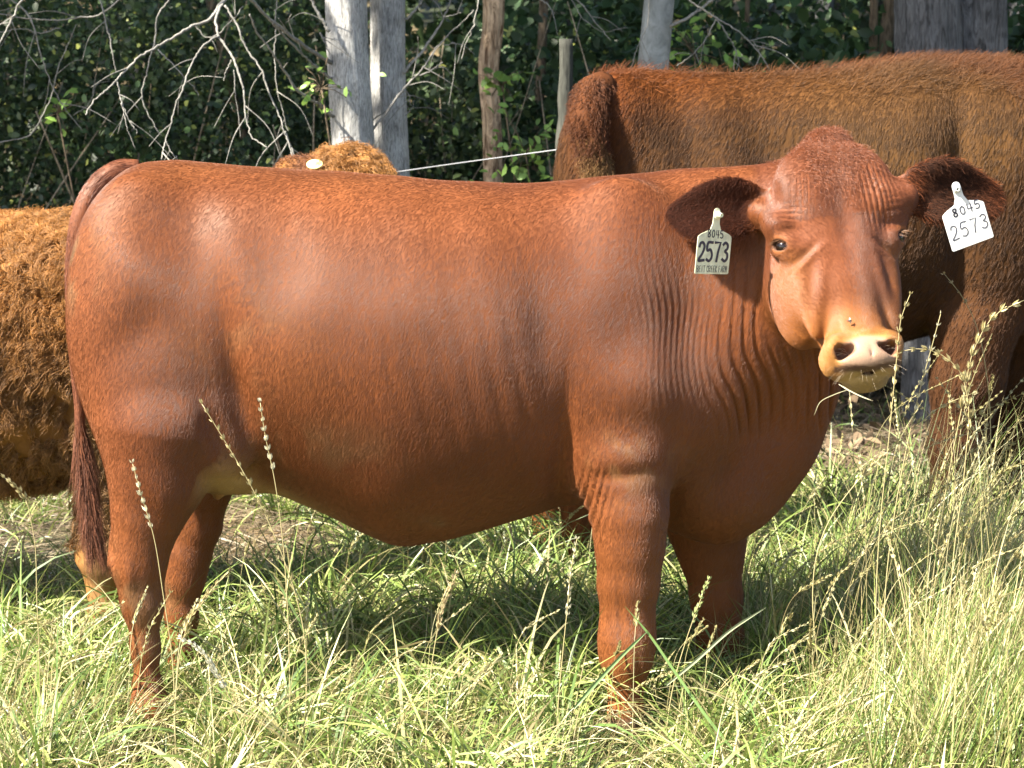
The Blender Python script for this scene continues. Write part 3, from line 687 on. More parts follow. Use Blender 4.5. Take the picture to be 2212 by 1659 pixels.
# ------------------------------------------------------------------ ear tags with hand-drawn strokes
GLY = {
 '0': [[(.5, 1), (.15, .8), (.1, .5), (.15, .2), (.5, 0), (.85, .2), (.9, .5), (.85, .8), (.5, 1)]],
 '2': [[(.05, .78), (.2, .96), (.5, 1), (.82, .88), (.85, .66), (.6, .4), (.08, .02), (.95, .04)]],
 '3': [[(.1, .9), (.4, 1), (.8, .9), (.82, .68), (.45, .54), (.85, .40), (.88, .14), (.5, 0), (.08, .1)]],
 '4': [[(.12, 1), (.08, .42), (.98, .42)], [(.78, 1), (.76, 0)]],
 '5': [[(.9, 1), (.2, 1), (.14, .56), (.55, .62), (.88, .42), (.85, .14), (.5, 0), (.08, .08)]],
 '7': [[(.05, 1), (.92, 1), (.6, .5), (.45, 0)]],
 '8': [[(.5, .52), (.15, .7), (.2, .94), (.5, 1), (.8, .92), (.8, .7), (.5, .52), (.12, .3), (.2, .06), (.5, 0), (.85, .1), (.85, .32), (.5, .52)]],
 'B': [[(.1, 0), (.1, 1), (.7, .95), (.75, .6), (.12, .52), (.8, .4), (.8, .08), (.1, 0)]],
 'E': [[(.85, 1), (.12, 1), (.12, 0), (.85, 0)], [(.12, .5), (.7, .5)]],
 'N': [[(.1, 0), (.1, 1), (.88, 0), (.88, 1)]], 'T': [[(.05, 1), (.95, 1)], [(.5, 1), (.5, 0)]],
 'C': [[(.88, .85), (.5, 1), (.12, .75), (.12, .25), (.5, 0), (.88, .15)]],
 'R': [[(.1, 0), (.1, 1), (.75, .92), (.75, .6), (.12, .5), (.88, 0)]],
 'K': [[(.1, 0), (.1, 1)], [(.85, 1), (.12, .45), (.88, 0)]],
 'F': [[(.12, 0), (.12, 1), (.88, 1)], [(.12, .52), (.7, .52)]],
 'A': [[(.05, 0), (.5, 1), (.95, 0)], [(.22, .35), (.78, .35)]],
 'M': [[(.08, 0), (.12, 1), (.5, .35), (.88, 1), (.92, 0)]]}
def strokes(text, x0, y0, cw, ch, gap, wd, slant=0, wob=0, seed=0):
    """flat stroke lettering in the tag's own plane (u right, v up), as quads"""
    g = random.Random(seed); V, Q = [], []; x = x0
    for chh in text:
        if chh == ' ': x += cw*.7; continue
        dy = g.uniform(-wob, wob)*ch
        for st in GLY[chh]:
            pts = [np.array([x+a*cw+slant*b*ch+g.uniform(-wob, wob)*cw*.4, y0+b*ch+dy]) for a, b in st]
            if len(pts) > 4: pts = list(spline(pts, len(pts)*4))
            pts = np.array(pts); T = np.gradient(pts, axis=0); T /= np.linalg.norm(T, axis=1, keepdims=True)+1e-9
            pts[0] -= T[0]*wd*.4; pts[-1] += T[-1]*wd*.4
            nn = np.stack([-T[:, 1], T[:, 0]], 1)*wd*.5; b = len(V)
            for i in range(len(pts)): V += [pts[i]-nn[i], pts[i]+nn[i]]
            Q += [[b+2*i, b+2*i+2, b+2*i+3, b+2*i+1] for i in range(len(pts)-1)]
        x += cw+gap
    return np.array(V), np.array(Q)
def ear_tag(label, origin, U, Vv, outline, texts, face_mat, ink, pin, hole, curve=0.0, thick=.0016):
    """origin = the pin; U, Vv = plane axes; outline in metres around the pin"""
    import bmesh
    U = np.array(U, float); U /= np.linalg.norm(U); Vv = np.array(Vv, float); Vv -= U*(U@Vv); Vv /= np.linalg.norm(Vv)
    W = np.cross(U, Vv); 
    if W[1] > 0: W = -W
    root = tag(empty('ear_tag', origin), label, 'ear tag', group='ear tags of the red heifer')
    w3 = lambda u, v, h: origin+U*u+Vv*v+W*(h+curve*u*u)
    bm = bmesh.new(); o2 = np.array(outline)
    f = bm.faces.new([bm.verts.new(w3(u, v, 0)) for u, v in o2])
    e = bmesh.ops.extrude_face_region(bm, geom=[f]); bmesh.ops.translate(bm, verts=[v for v in e['geom'] if isinstance(v, bmesh.types.BMVert)], vec=-W*thick)
    bmesh.ops.recalc_face_normals(bm, faces=bm.faces[:])
    bmesh.ops.bevel(bm, geom=[x for x in bm.edges if len(x.link_faces) == 2 and x.calc_face_angle(0) > 1.2 and abs((x.verts[0].co-x.verts[1].co).dot(Vector(W))) < 1e-5], offset=.0005, segments=2, affect='EDGES')
    me = bpy.data.meshes.new('plate'); bm.to_mesh(me); bm.free()
    pl = link('plate', me, face_mat, root, smooth=False)
    for nm, txt in texts:
        V2, Q2 = txt; V3 = np.array([w3(u, v, .0005) for u, v in V2])
        if np.cross(V3[Q2[0][1]]-V3[Q2[0][0]], V3[Q2[0][3]]-V3[Q2[0][0]])@W < 0: Q2 = Q2[:, ::-1]
        link(nm, np_mesh(nm, V3, Q2), ink[nm] if isinstance(ink, dict) else ink, pl, smooth=False)
    # button with a hollow pin
    prof = [(.0, .0012), (.0085, .0012), (.0088, .0022), (.0080, .0030), (.0050, .0034), (.0046, .0080), (.0042, .0088), (.0030, .0088), (.0026, .0080), (.0026, .0030), (0, .0028)]
    th = np.linspace(0, 2*np.pi, 24, endpoint=False)
    VV = np.vstack([[origin+U*r*math.cos(a)+Vv*r*math.sin(a)+W*h+pin*(h/.0088) for a in th] for r, h in prof])
    j = np.arange(24); QQ = np.vstack([np.stack([i*24+j, i*24+(j+1) % 24, (i+1)*24+(j+1) % 24, (i+1)*24+j], 1) for i in range(len(prof)-1)])
    link('button', np_mesh('button', VV, QQ), hole, root)
    return root
def tag_outline(wn, wb, hb, top, sh):
    """bottle-shaped cattle tag: narrow round neck, sloping shoulders, square body"""
    o = [(wn*math.cos(a), top+wn*math.sin(a)) for a in np.linspace(0, math.pi, 9)]
    L = [(-wn, top-.008), (-wn*1.10, sh+.022), (-wn*1.7, sh+.010), (-wb*.80, sh+.002), (-wb*.97, sh-.003), (-wb, sh-.007)]
    Bm = [(-wb, hb+.003), (-wb+.001, hb+.001), (-wb+.003, hb)]
    left = L+Bm; right = [(-a, b) for a, b in left[::-1]]
    return o+left+right

# ------------------------------------------------------------------ the two long-haired cows behind
def simple_cow(name, label, y0, tbl, parts, xr, zr, yr, h, base, n=2.25):
    F = Field(np.arange(xr[0], xr[1], h), np.arange(yr[0], yr[1], h), np.arange(zr[0], zr[1], h))
    t = [P(a[0], 600, y0)[0] if a[0] is not None else 0 for a in tbl]
    loft(F, t, [P(1106, a[1], y0)[2] for a in tbl], [P(1106, a[2], y0)[2] for a in tbl], [P(1106, a[3], y0)[2] for a in tbl], [a[4] for a in tbl], n=n, k=.06, yc=0, c0=(0, y0, 0))
    parts(F)
    V, Q = surface_nets(F); V = relax(V, Q, 1, .5); N = vert_normals(V, Q)
    return V, Q, N
def long_coat(V, Q, N, col, n, root, bias, length, seed, lift=.25, jit=.25, curl=.004, rad=.0006, freq=.8, pts=5, weight=None, hm=None, droop=.25, vary=(.6, 1.5), nl=24000, spread=.0035):
    g = np.random.default_rng(seed)
    p, nn, cc = scatter_on(V, Q, N, col, nl, weight, seed); lk = g.integers(0, nl, n)
    p = p[lk]+g.normal(size=(n, 3))*spread; nn = nn[lk]; cc = cc[lk]; p = p-nn*((p-p)*nn).sum(1, keepdims=True)
    b = np.tile(bias, (n, 1))+vnoise(p, 6, seed)[:, None]*np.array([.4, .1, .3])+(g.normal(size=(nl, 3))*jit)[lk]+g.normal(size=(n, 3))*jit*.3
    d = b-nn*(b*nn).sum(1, keepdims=True); d /= np.linalg.norm(d, axis=1, keepdims=True)+1e-9
    d = d+nn*lift; d /= np.linalg.norm(d, axis=1, keepdims=True)
    # locks: neighbouring hairs share a shade
    lock = vnoise(p, 16, seed+2)*.14+(g.normal(size=nl)*.16)[lk]
    ln = g.uniform(length[0], length[1], n)
    return hair('coat', p, d, ln, np.clip(cc*(g.uniform(vary[0], vary[1], (n, 1))+lock[:, None]), .004, 1), hm, root, pts=pts, rad=rad, curl=curl, droop=droop, seed=seed, freq=freq, lock=lk)

def build_big_cow():
    y0 = 1.35; root = tag(empty('cow', (X(1700, y0), y0, 0)), 'big shaggy brown cow standing behind the heifer with its head out of frame', 'cow')
    q = lambda px, py, dy=0: P(px, py, y0+dy)
    tbl = [(1222, 330, 380, 355, .02), (1232, 250, 480, 370, .10), (1255, 190, 580, 390, .17), (1300, 158, 660, 410, .22), (1400, 152, 700, 420, .26), (1480, 156, 722, 430, .28), (1600, 158, 745, 440, .31), (1750, 152, 760, 450, .34),
           (1880, 142, 752, 450, .34), (1990, 130, 722, 450, .31), (2080, 130, 710, 450, .28), (2180, 134, 720, 460, .26), (2300, 160, 700, 470, .20), (2420, 220, 640, 450, .12), (2500, 330, 560, 440, .03)]
    def parts(F):
        for s in (-1, 1):
            ellipsoid(F, q(1330, 400, s*.16), (.17, .11, .30), .07); ellipsoid(F, q(1350, 600, s*.18), (.15, .09, .22), .07)
            a = 0 if s < 0 else -70
            chain(F, [(q(1330+a, 700, s*.2), .12), (q(1275+a, 850, s*.2), .075), (q(1250+a, 960, s*.2), .062), (q(1246+a, 1080, s*.2), .042), (q(1246+a, 1200, s*.2), .045), (np.array([q(1252+a, 1240, s*.2)[0], y0+s*.2, .0]), .05)], .03, 1.2)
            b = 0 if s < 0 else 120
            ellipsoid(F, q(2120, 420, s*.17), (.16, .10, .28), .07); ellipsoid(F, q(2125, 600, s*.18), (.14, .10, .20), .07)
            chain(F, [(q(2105+b, 700, s*.2), .12), (q(2090+b, 820, s*.2), .098), (q(2068+b, 960, s*.2), .075), (q(2050+b, 1080, s*.2), .052), (q(2048+b, 1190, s*.2), .050), (np.array([q(2048+b, 1230, s*.2)[0], y0+s*.2, .0]), .052)], .03, 1.2)
        ellipsoid(F, q(2400, 380), (.22, .15, .28), .08)
        cone(F, q(2400, 300), q(2660, 330), .17, .11, .08)
        ellipsoid(F, q(2740, 420), (.14, .10, .12), .06); cone(F, q(2740, 420), q(2880, 560), .10, .065, .05)
    V, Q, N = simple_cow('cow', None, y0, tbl, parts, (q(1150, 0)[0], q(2990, 0)[0]), (-.05, 1.55), (y0-.42, y0+.42), .0125, None)
    pxl = (V[:, 0]-q(1106, 0)[0])/(q(1206, 0)[0]-q(1106, 0)[0])*100+1106; pyl = 829.5-(V[:, 2]-q(1106, 829.5)[2])/(q(1106, 729.5)[2]-q(1106, 829.5)[2])*100
    def G(px, py, wx, wy, a, ang=0):
        dx, dy = pxl-px, -(pyl-py); ca, sa = math.cos(R(ang)), math.sin(R(ang)); u, v = dx*ca+dy*sa, -dx*sa+dy*ca
        return a*np.exp(-(u/wx)**2-(v/wy)**2)
    D = G(1530, 240, 60, 50, .02)+G(1480, 330, 50, 120, -.015, 10)+G(1700, 330, 130, 60, -.035, -15)+G(1640, 400, 40, 140, -.022, 8)+G(1340, 260, 40, 60, .015)+G(1440, 420, 70, 120, .02)
    D += G(1950, 330, 60, 180, .02)+G(2040, 420, 25, 240, -.028)+G(2180, 300, 50, 120, .02)+G(1560, 620, 60, 120, -.02)+G(1850, 560, 150, 80, .02)
    V = V+N*(D*(np.abs(N[:, 1])**.7))[:, None]; N = vert_normals(V, Q)
    col = np.tile([.115, .055, .023], (len(V), 1))
    def bl(c, w):
        nonlocal col
        w = np.clip(w, 0, 1)[:, None]; col = col*(1-w)+np.array(c)*w
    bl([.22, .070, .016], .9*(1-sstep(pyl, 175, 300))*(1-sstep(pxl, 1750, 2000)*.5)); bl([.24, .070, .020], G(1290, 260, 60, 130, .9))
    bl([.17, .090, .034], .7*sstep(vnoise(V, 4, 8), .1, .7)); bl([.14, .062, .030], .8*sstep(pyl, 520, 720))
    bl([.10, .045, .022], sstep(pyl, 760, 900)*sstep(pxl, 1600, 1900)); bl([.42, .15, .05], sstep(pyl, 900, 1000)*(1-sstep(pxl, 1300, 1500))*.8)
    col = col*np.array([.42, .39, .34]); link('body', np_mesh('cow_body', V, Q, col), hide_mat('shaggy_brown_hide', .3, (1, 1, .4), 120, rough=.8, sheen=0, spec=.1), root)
    hm = hair_mat('hair_shaggy_brown', .55, .2)
    wt = (N[:, 1] < .25)*(pxl < 2860)*(pyl < 1150)*(1+1.5*(N[:, 2] > .3))+1e-9
    long_coat(V, Q, N, col, NBIG, root, (-.55, 0, -1.0), (.008, .019), 31, .12, .14, .0012, .00042, .5, 4, wt, hm, vary=(.75, 1.3), nl=140000, spread=.0012)
    # raised hair along the top line
    wt2 = sstep(N[:, 2], .6, .95)*(.15+sstep(pxl, 1750, 1950))*(pxl < 2400)*(pyl < 220)+1e-9
    long_coat(V, Q, N, col, 9000, root, (.5, 0, 0.0), (.022, .05), 33, .8, .35, .004, .0006, .5, 5, wt2, hm, droop=.1)
    # tail: curly head and hanging dock
    path = spline([q(1300, 190, -.18), q(1275, 205, -.24), (q(1268, 250, -.28)), q(1275, 310, -.29), q(1292, 370, -.29), q(1305, 450, -.29), q(1310, 600, -.28), q(1312, 760, -.28), q(1310, 900, -.28)], 60)
    rad = np.interp(np.linspace(0, 1, 60), [0, .15, .3, .6, 1], [.045, .050, .034, .020, .010])
    TV, TQ = tube(path, rad, 12, noise=.15, nscale=30); tcol = np.where(TV[:, 2:3] > q(1300, 300, -.28)[2], [.07, .024, .009], [.15, .08, .03])
    tail = link('tail', np_mesh('cow_tail', TV, TQ, tcol), hide_mat('tail_hide_brown', .3, (1, 1, .4), 120, rough=.8, sheen=0, spec=.1), root)
    TN = vert_normals(TV, TQ); m = TQ
    g = np.random.default_rng(40); nT = 12000; k = g.integers(0, 58, nT); dd = g.normal(size=(nT, 3)); dd[:, 1] = -np.abs(dd[:, 1]); dd /= np.linalg.norm(dd, axis=1, keepdims=True)
    cc = np.where(path[k][:, 2:3] > q(1300, 330, -.28)[2], [.075, .026, .010], [.15, .08, .03])*g.uniform(.6, 1.5, (nT, 1))
    d = dd*.55+np.array([0, 0, -1.0]); d /= np.linalg.norm(d, axis=1, keepdims=True)
    fr_ = g.random((nT, 1)); hair('tail_hair', path[k]*(1-fr_)+path[k+1]*fr_+dd*rad[k][:, None], d, g.uniform(.012, .034, nT), cc, hm, tail, pts=6, rad=.0007, curl=.005, seed=41, freq=1)

def build_woolly_cow():
    y0 = .78; root = tag(empty('cow', (X(60, y0), y0, 0)), 'woolly orange cow behind the heifer, its curly poll peeking over her back', 'cow')
    q = lambda px, py, dy=0: P(px, py, y0+dy)
    tbl = [(-1180, 600, 700, 650, .03), (-1150, 520, 850, 680, .16), (-1050, 485, 1000, 720, .24), (-800, 482, 1050, 760, .30), (-500, 482, 1080, 780, .34), (-200, 482, 1072, 780, .34),
           (0, 484, 1052, 780, .31), (110, 478, 1030, 780, .27), (200, 470, 1005, 780, .23), (300, 455, 975, 760, .18), (400, 440, 900, 720, .12), (460, 500, 800, 660, .04)]
    def parts(F):
        for s in (-1, 1):
            ellipsoid(F, q(140, 700, s*.16), (.16, .10, .22), .06); ellipsoid(F, q(190, 850, s*.15), (.10, .08, .17), .06)
            a = 0 if s < 0 else 30
            chain(F, [(q(205+a, 930, s*.15), .085), (q(215+a, 1050, s*.15), .052), (q(215+a, 1180, s*.15), .045), (np.array([q(218+a, 1250, s*.15)[0], y0+s*.15, .0]), .048)], .03, 1.2)
            ellipsoid(F, q(-1000, 800, s*.18), (.16, .10, .24), .06)
            chain(F, [(q(-1000, 950, s*.18), .12), (q(-1050, 1080, s*.18), .06), (q(-1040, 1200, s*.18), .045), (np.array([q(-1035, 1250, s*.18)[0], y0+s*.18, .0]), .05)], .03, 1.2)
        cone(F, q(330, 640, 0), q(640, 520, 0), .20, .13, .08)
        cone(F, q(560, 500, 0), q(740, 430, -.02), .13, .105, .06)
        ellipsoid(F, q(765, 395, -.04), (.078, .085, .062), .03)         # poll mound
        cone(F, q(760, 440, -.08), q(780, 640, -.20), .105, .065, .05)     # face, hidden behind the heifer
        for s, px in ((-1, 655), (1, 880)):
            ellipsoid(F, q(px, 372 if s < 0 else 420, -.05), (.060, .022, .033), .015)
    V, Q, N = simple_cow('cow', None, y0, tbl, parts, (q(-1260, 0)[0], q(960, 0)[0]), (-.05, 1.35), (y0-.42, y0+.42), .0125, None)
    pxl = (V[:, 0]-q(1106, 0)[0])/(q(1206, 0)[0]-q(1106, 0)[0])*100+1106; pyl = 829.5-(V[:, 2]-q(1106, 829.5)[2])/(q(1106, 729.5)[2]-q(1106, 829.5)[2])*100
    V = V+N*(.012*vnoise(V, 22, 4))[:, None]; N = vert_normals(V, Q)
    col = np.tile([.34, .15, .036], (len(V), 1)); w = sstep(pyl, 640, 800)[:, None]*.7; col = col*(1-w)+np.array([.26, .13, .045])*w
    w = (np.exp(-((pxl-655)/38)**2-((pyl-372)/40)**2))[:, None]; col = col*(1-w)+np.array([.20, .085, .04])*w
    w = (sstep(pxl, 170, 200)*sstep(pyl, 820, 880)*(pxl < 400))[:, None]; col = col*(1-w)+np.array([.26, .14, .055])*w
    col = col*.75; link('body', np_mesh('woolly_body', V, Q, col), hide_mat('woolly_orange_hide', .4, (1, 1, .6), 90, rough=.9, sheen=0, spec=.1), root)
    hm = hair_mat('hair_woolly_orange', .5, .35)
    vis = (N[:, 1] < .3)*(pxl > -330)*((pxl < 330)+(pxl > 712)*(pyl < 460))*(pyl < 1150)+1e-9
    long_coat(V, Q, N, col, NWOOL, root, (-.2, 0, -1.0), (.026, .050), 51, .55, .6, .0085, .0008, 1.2, 8, vis*sstep(-pyl, -830, -700)+vis*.25, hm, droop=.2, vary=(.6, 1.4), nl=4400, spread=.004)
    wt = ((pxl > 690)*(pyl < 420)*(pyl > 0)+(N[:, 2] > .5)*(pxl > -100)*(pxl < 330)*(pyl < 520)*.6)*1.0+1e-9
    long_coat(V, Q, N, col, 9000, root, (.5, 0, -.2), (.014, .028), 53, .6, .5, .004, .0006, 1.0, 6, wt, hm, droop=.2)
    we = (pxl > 600)*(pxl < 708)*(pyl < 420)*1.0+1e-9
    long_coat(V, Q, N, col*np.array([.8, .7, .7]), 5000, root, (-.6, 0, .1), (.008, .018), 55, .5, .4, .002, .0005, 1.0, 4, we, hm, droop=.1)
    # its round ear tag
    t = tag(empty('ear_tag', q(681, 352, -.12)), 'small round yellow tag on the woolly orange cow\'s ear above the heifer\'s back', 'ear tag')
    c = q(680, 355, -.135); th = np.linspace(0, 2*np.pi, 28, endpoint=False)
    prof = [(0, .0045), (.006, .0045), (.0065, .003), (.017, .0028), (.0195, .0016), (.0195, -.001), (0, -.0012)]
    VV = np.vstack([[c+np.array([1, 0, .02])*r*math.cos(a)*1.05+np.array([0, .75, .66])*r*math.sin(a)*.85+np.array([0, -.66, .75])*hh for a in th] for r, hh in prof])
    j = np.arange(28); QQ = np.vstack([np.stack([i*28+j, i*28+(j+1) % 28, (i+1)*28+(j+1) % 28, (i+1)*28+j], 1) for i in range(len(prof)-1)])
    link('disc', np_mesh('disc', VV, QQ), plain('tag_yellow', (.80, .85, .35), .4), t)
    vs, qs = strokes('C', -.004, -.004, .009, .008, 0, .0014)
    VV = np.array([c+np.array([1, 0, .02])*u+np.array([0, .75, .66])*v+np.array([0, -.66, .75])*.0052 for u, v in vs]); 
    link('mark', np_mesh('mark', VV, qs), plain('tag_mark', (.12, .13, .05), .6), t, smooth=False)
# ------------------------------------------------------------------ ground and wooded bank
def ground_material():
    m, t, N, b = mat('ground_soil_and_thatch')
    tc = node(t, 'ShaderNodeTexCoord'); geo = node(t, 'ShaderNodeNewGeometry')
    n1 = node(t, 'ShaderNodeTexNoise'); n1.inputs['Scale'].default_value = 1.3; n1.inputs['Detail'].default_value = 8
    n2 = node(t, 'ShaderNodeTexNoise'); n2.inputs['Scale'].default_value = 38; n2.inputs['Detail'].default_value = 8; n2.inputs['Roughness'].default_value = .7
    for n in (n1, n2): t.links.new(tc.outputs['Object'], n.inputs['Vector'])
    r1 = node(t, 'ShaderNodeValToRGB'); e = r1.color_ramp.elements
    e[0].position = .42; e[0].color = (.03, .042, .014, 1); e[1].position = .60; e[1].color = (.20, .145, .080, 1)
    r2 = node(t, 'ShaderNodeValToRGB'); e = r2.color_ramp.elements
    e[0].position = .35; e[0].color = (.35, .33, .28, 1); e[1].position = .68; e[1].color = (1.5, 1.4, 1.2, 1)
    t.links.new(n1.outputs[0], r1.inputs[0]); t.links.new(n2.outputs[0], r2.inputs[0])
    mx = node(t, 'ShaderNodeMix', data_type='RGBA', blend_type='MULTIPLY'); mx.inputs[0].default_value = 1
    t.links.new(r1.outputs[0], mx.inputs[6]); t.links.new(r2.outputs[0], mx.inputs[7])
    t.links.new(mx.outputs[2], b.inputs['Base Color']); b.inputs['Roughness'].default_value = .95
    bp = node(t, 'ShaderNodeBump'); bp.inputs['Distance'].default_value = .03; bp.inputs['Strength'].default_value = .7
    t.links.new(n2.outputs[0], bp.inputs['Height']); t.links.new(bp.outputs[0], b.inputs['Normal'])
    return m
def build_ground():
    xs = np.r_[-200, -100, -50, -25, -12, np.arange(-8, 8.01, .16), 12, 25, 50, 100, 200.]
    ys = np.r_[-200, -90, -40, -20, -10, np.arange(-6, 14.01, .16), 20, 30, 45, 70, 120, 200.]
    XX, YY = np.meshgrid(xs, ys, indexing='ij'); ZZ = ground_z(XX, np.minimum(YY, 60))
    V = np.stack([XX, YY, ZZ], -1).reshape(-1, 3); n = len(ys)
    i = np.arange(len(xs)-1)[:, None]*n+np.arange(n-1)[None]
    Q = np.stack([i, i+n, i+n+1, i+1], -1).reshape(-1, 4)
    tag(link('ground', np_mesh('ground', V, Q), ground_material()), kind='structure')

BARKS = {}
def bark(name, c1, c2, sc=(70, 70, 7), rough=.9, strength=.8):
    if name in BARKS: return BARKS[name]
    m, t, N, b = mat(name)
    tc = node(t, 'ShaderNodeTexCoord'); mp = node(t, 'ShaderNodeMapping'); mp.inputs['Scale'].default_value = sc
    t.links.new(tc.outputs['Object'], mp.inputs[0])
    n1 = node(t, 'ShaderNodeTexNoise'); n1.inputs['Scale'].default_value = 1; n1.inputs['Detail'].default_value = 8; n1.inputs['Roughness'].default_value = .65; n1.inputs['Distortion'].default_value = 1.6
    t.links.new(mp.outputs[0], n1.inputs['Vector'])
    r = node(t, 'ShaderNodeValToRGB'); e = r.color_ramp.elements
    e[0].position = .36; e[0].color = (*c1, 1); e[1].position = .58; e[1].color = (*c2, 1)
    t.links.new(n1.outputs[0], r.inputs[0])
    n2 = node(t, 'ShaderNodeTexNoise'); n2.inputs['Scale'].default_value = 7; n2.inputs['Detail'].default_value = 6; t.links.new(tc.outputs['Object'], n2.inputs['Vector'])
    mr = node(t, 'ShaderNodeMapRange'); mr.inputs[1].default_value = .3; mr.inputs[2].default_value = .7; mr.inputs[3].default_value = .65; mr.inputs[4].default_value = 1.2; t.links.new(n2.outputs[0], mr.inputs[0])
    mx = node(t, 'ShaderNodeMix', data_type='RGBA', blend_type='MULTIPLY'); mx.inputs[0].default_value = 1
    t.links.new(r.outputs[0], mx.inputs[6]); t.links.new(mr.outputs[0], mx.inputs[7]); t.links.new(mx.outputs[2], b.inputs['Base Color'])
    bp = node(t, 'ShaderNodeBump'); bp.inputs['Strength'].default_value = strength; bp.inputs['Distance'].default_value = .012
    t.links.new(n1.outputs[0], bp.inputs['Height']); t.links.new(bp.outputs[0], b.inputs['Normal'])
    b.inputs['Roughness'].default_value = rough; b.inputs['Specular IOR Level'].default_value = .2
    BARKS[name] = m; return m
def trunk_mesh(path, rad, seed, sides=56, rings=170, ridge=.055, freq=9):
    p = spline(path, rings); r = np.interp(np.linspace(0, 1, rings), np.linspace(0, 1, len(rad)), rad)
    V, Q = tube(p, r, sides, cap=False)
    th = np.tile(np.linspace(0, 2*np.pi, sides, endpoint=False), rings); k = np.repeat(np.arange(rings), sides)
    cx = p[k]; g = np.random.default_rng(seed); z = V[:, 2]
    q = np.stack([np.cos(th), np.sin(th), z*.9], 1)
    a = vnoise(q*np.array([1, 1, .8]), 3.0, seed)*.5+(1-np.abs(vnoise(q*np.array([1, 1, .35]), freq, seed+1)))*.9+vnoise(q*np.array([1, 1, 1.2]), freq*2.2, seed+2)*.4
    V = V+(V-cx)*(a*ridge)[:, None]
    return np_mesh('trunk', V, Q)
def crown_mesh(c, r, n, size, col, seed, hole=.35):
    g = np.random.default_rng(seed); nc = max(30, n//70)
    d = g.normal(size=(nc, 3)); d /= np.linalg.norm(d, axis=1, keepdims=True); cc = c+d*r*(g.random((nc, 1))**.45)
    k = g.integers(0, nc, n); p = cc[k]+g.normal(size=(n, 3))*np.array(r)*.13
    cl = np.array(col)*g.uniform(.55, 1.4, (n, 1))*g.uniform(.7, 1.25, (nc, 1))[k]
    V, Q, K = leaves(p, g.uniform(size*.6, size*1.3, n), (0, 0, .8), cl, seed)
    return np_mesh('crown', V, Q, K)
def branch(parent, pts, y, r0, r1, m, seed, n=None, wig=.006, yy=None):
    """a dead limb: traced spots of the photograph on a plane that itself runs towards or away from us"""
    k = len(pts); ya = np.linspace(y if yy is None else yy[0], y if yy is None else yy[1], k)
    p = np.array([P(a, b, q) for (a, b), q in zip(pts, ya)]); n = n or max(14, k*9)
    s = spline(p, n); g = np.random.default_rng(seed)
    w_ = np.cumsum(g.normal(size=(n, 3)), 0)*wig*.22; w_ -= np.linspace(0, 1, n)[:, None]*w_[-1]*.7
    s = s+w_+g.normal(size=(n, 3))*wig*.12
    pcs = [tube(s, np.linspace(r0, r1, n)*.68*g.uniform(.9, 1.1, n), 7, noise=.1, nscale=90, seed=seed)]
    for _ in range(int(g.integers(1, 4))):             # side twigs
        i = int(g.integers(n//4, n-2)); t_ = s[i+1]-s[i-1]; t_ /= np.linalg.norm(t_); a = g.choice([-1, 1])*g.uniform(.5, 1.1)
        d = np.array([t_[0]*math.cos(a)-t_[2]*math.sin(a), t_[1]+g.normal()*.3, t_[0]*math.sin(a)+t_[2]*math.cos(a)]); L = g.uniform(.05, .22)
        q = spline([s[i], s[i]+d*L*.5+g.normal(size=3)*L*.06, s[i]+d*L+np.array([0, 0, -.25*L])], 9)
        pcs.append(tube(q, np.linspace(min(r0*.4, .0022), .0009, 9), 5))
    V, Q, _ = join_parts(pcs)
    return link('branch', np_mesh('branch', V, Q), m, parent)
def tree(name, label, path, rad, mt, seed, crown=None, leafm=None, **kw):
    base = path[0]; root = tag(empty(name, base), label, 'tree')
    link('trunk', trunk_mesh(path, rad, seed, **kw), mt, root)
    if crown is not None:
        link('crown', crown_mesh(*crown, seed=seed), leafm, root)
    return root
def col_path(pxs, y, top=None, dx=0):
    """trunk axis: ground foot, traced spots, then on up to its top"""
    pts = [P(a, b, y) for a, b in pxs]; d = (pts[0]-pts[-1]); d /= -d[2] if d[2] < 0 else d[2]
    foot = pts[-1].copy(); foot = foot-d*(foot[2]-float(ground_z(foot[0], y))+.05); 
    out = [foot]+pts[::-1]
    if top: e = pts[0]+d*(top-pts[0][2])*.6; e[2] = top; out.append(e)
    return out
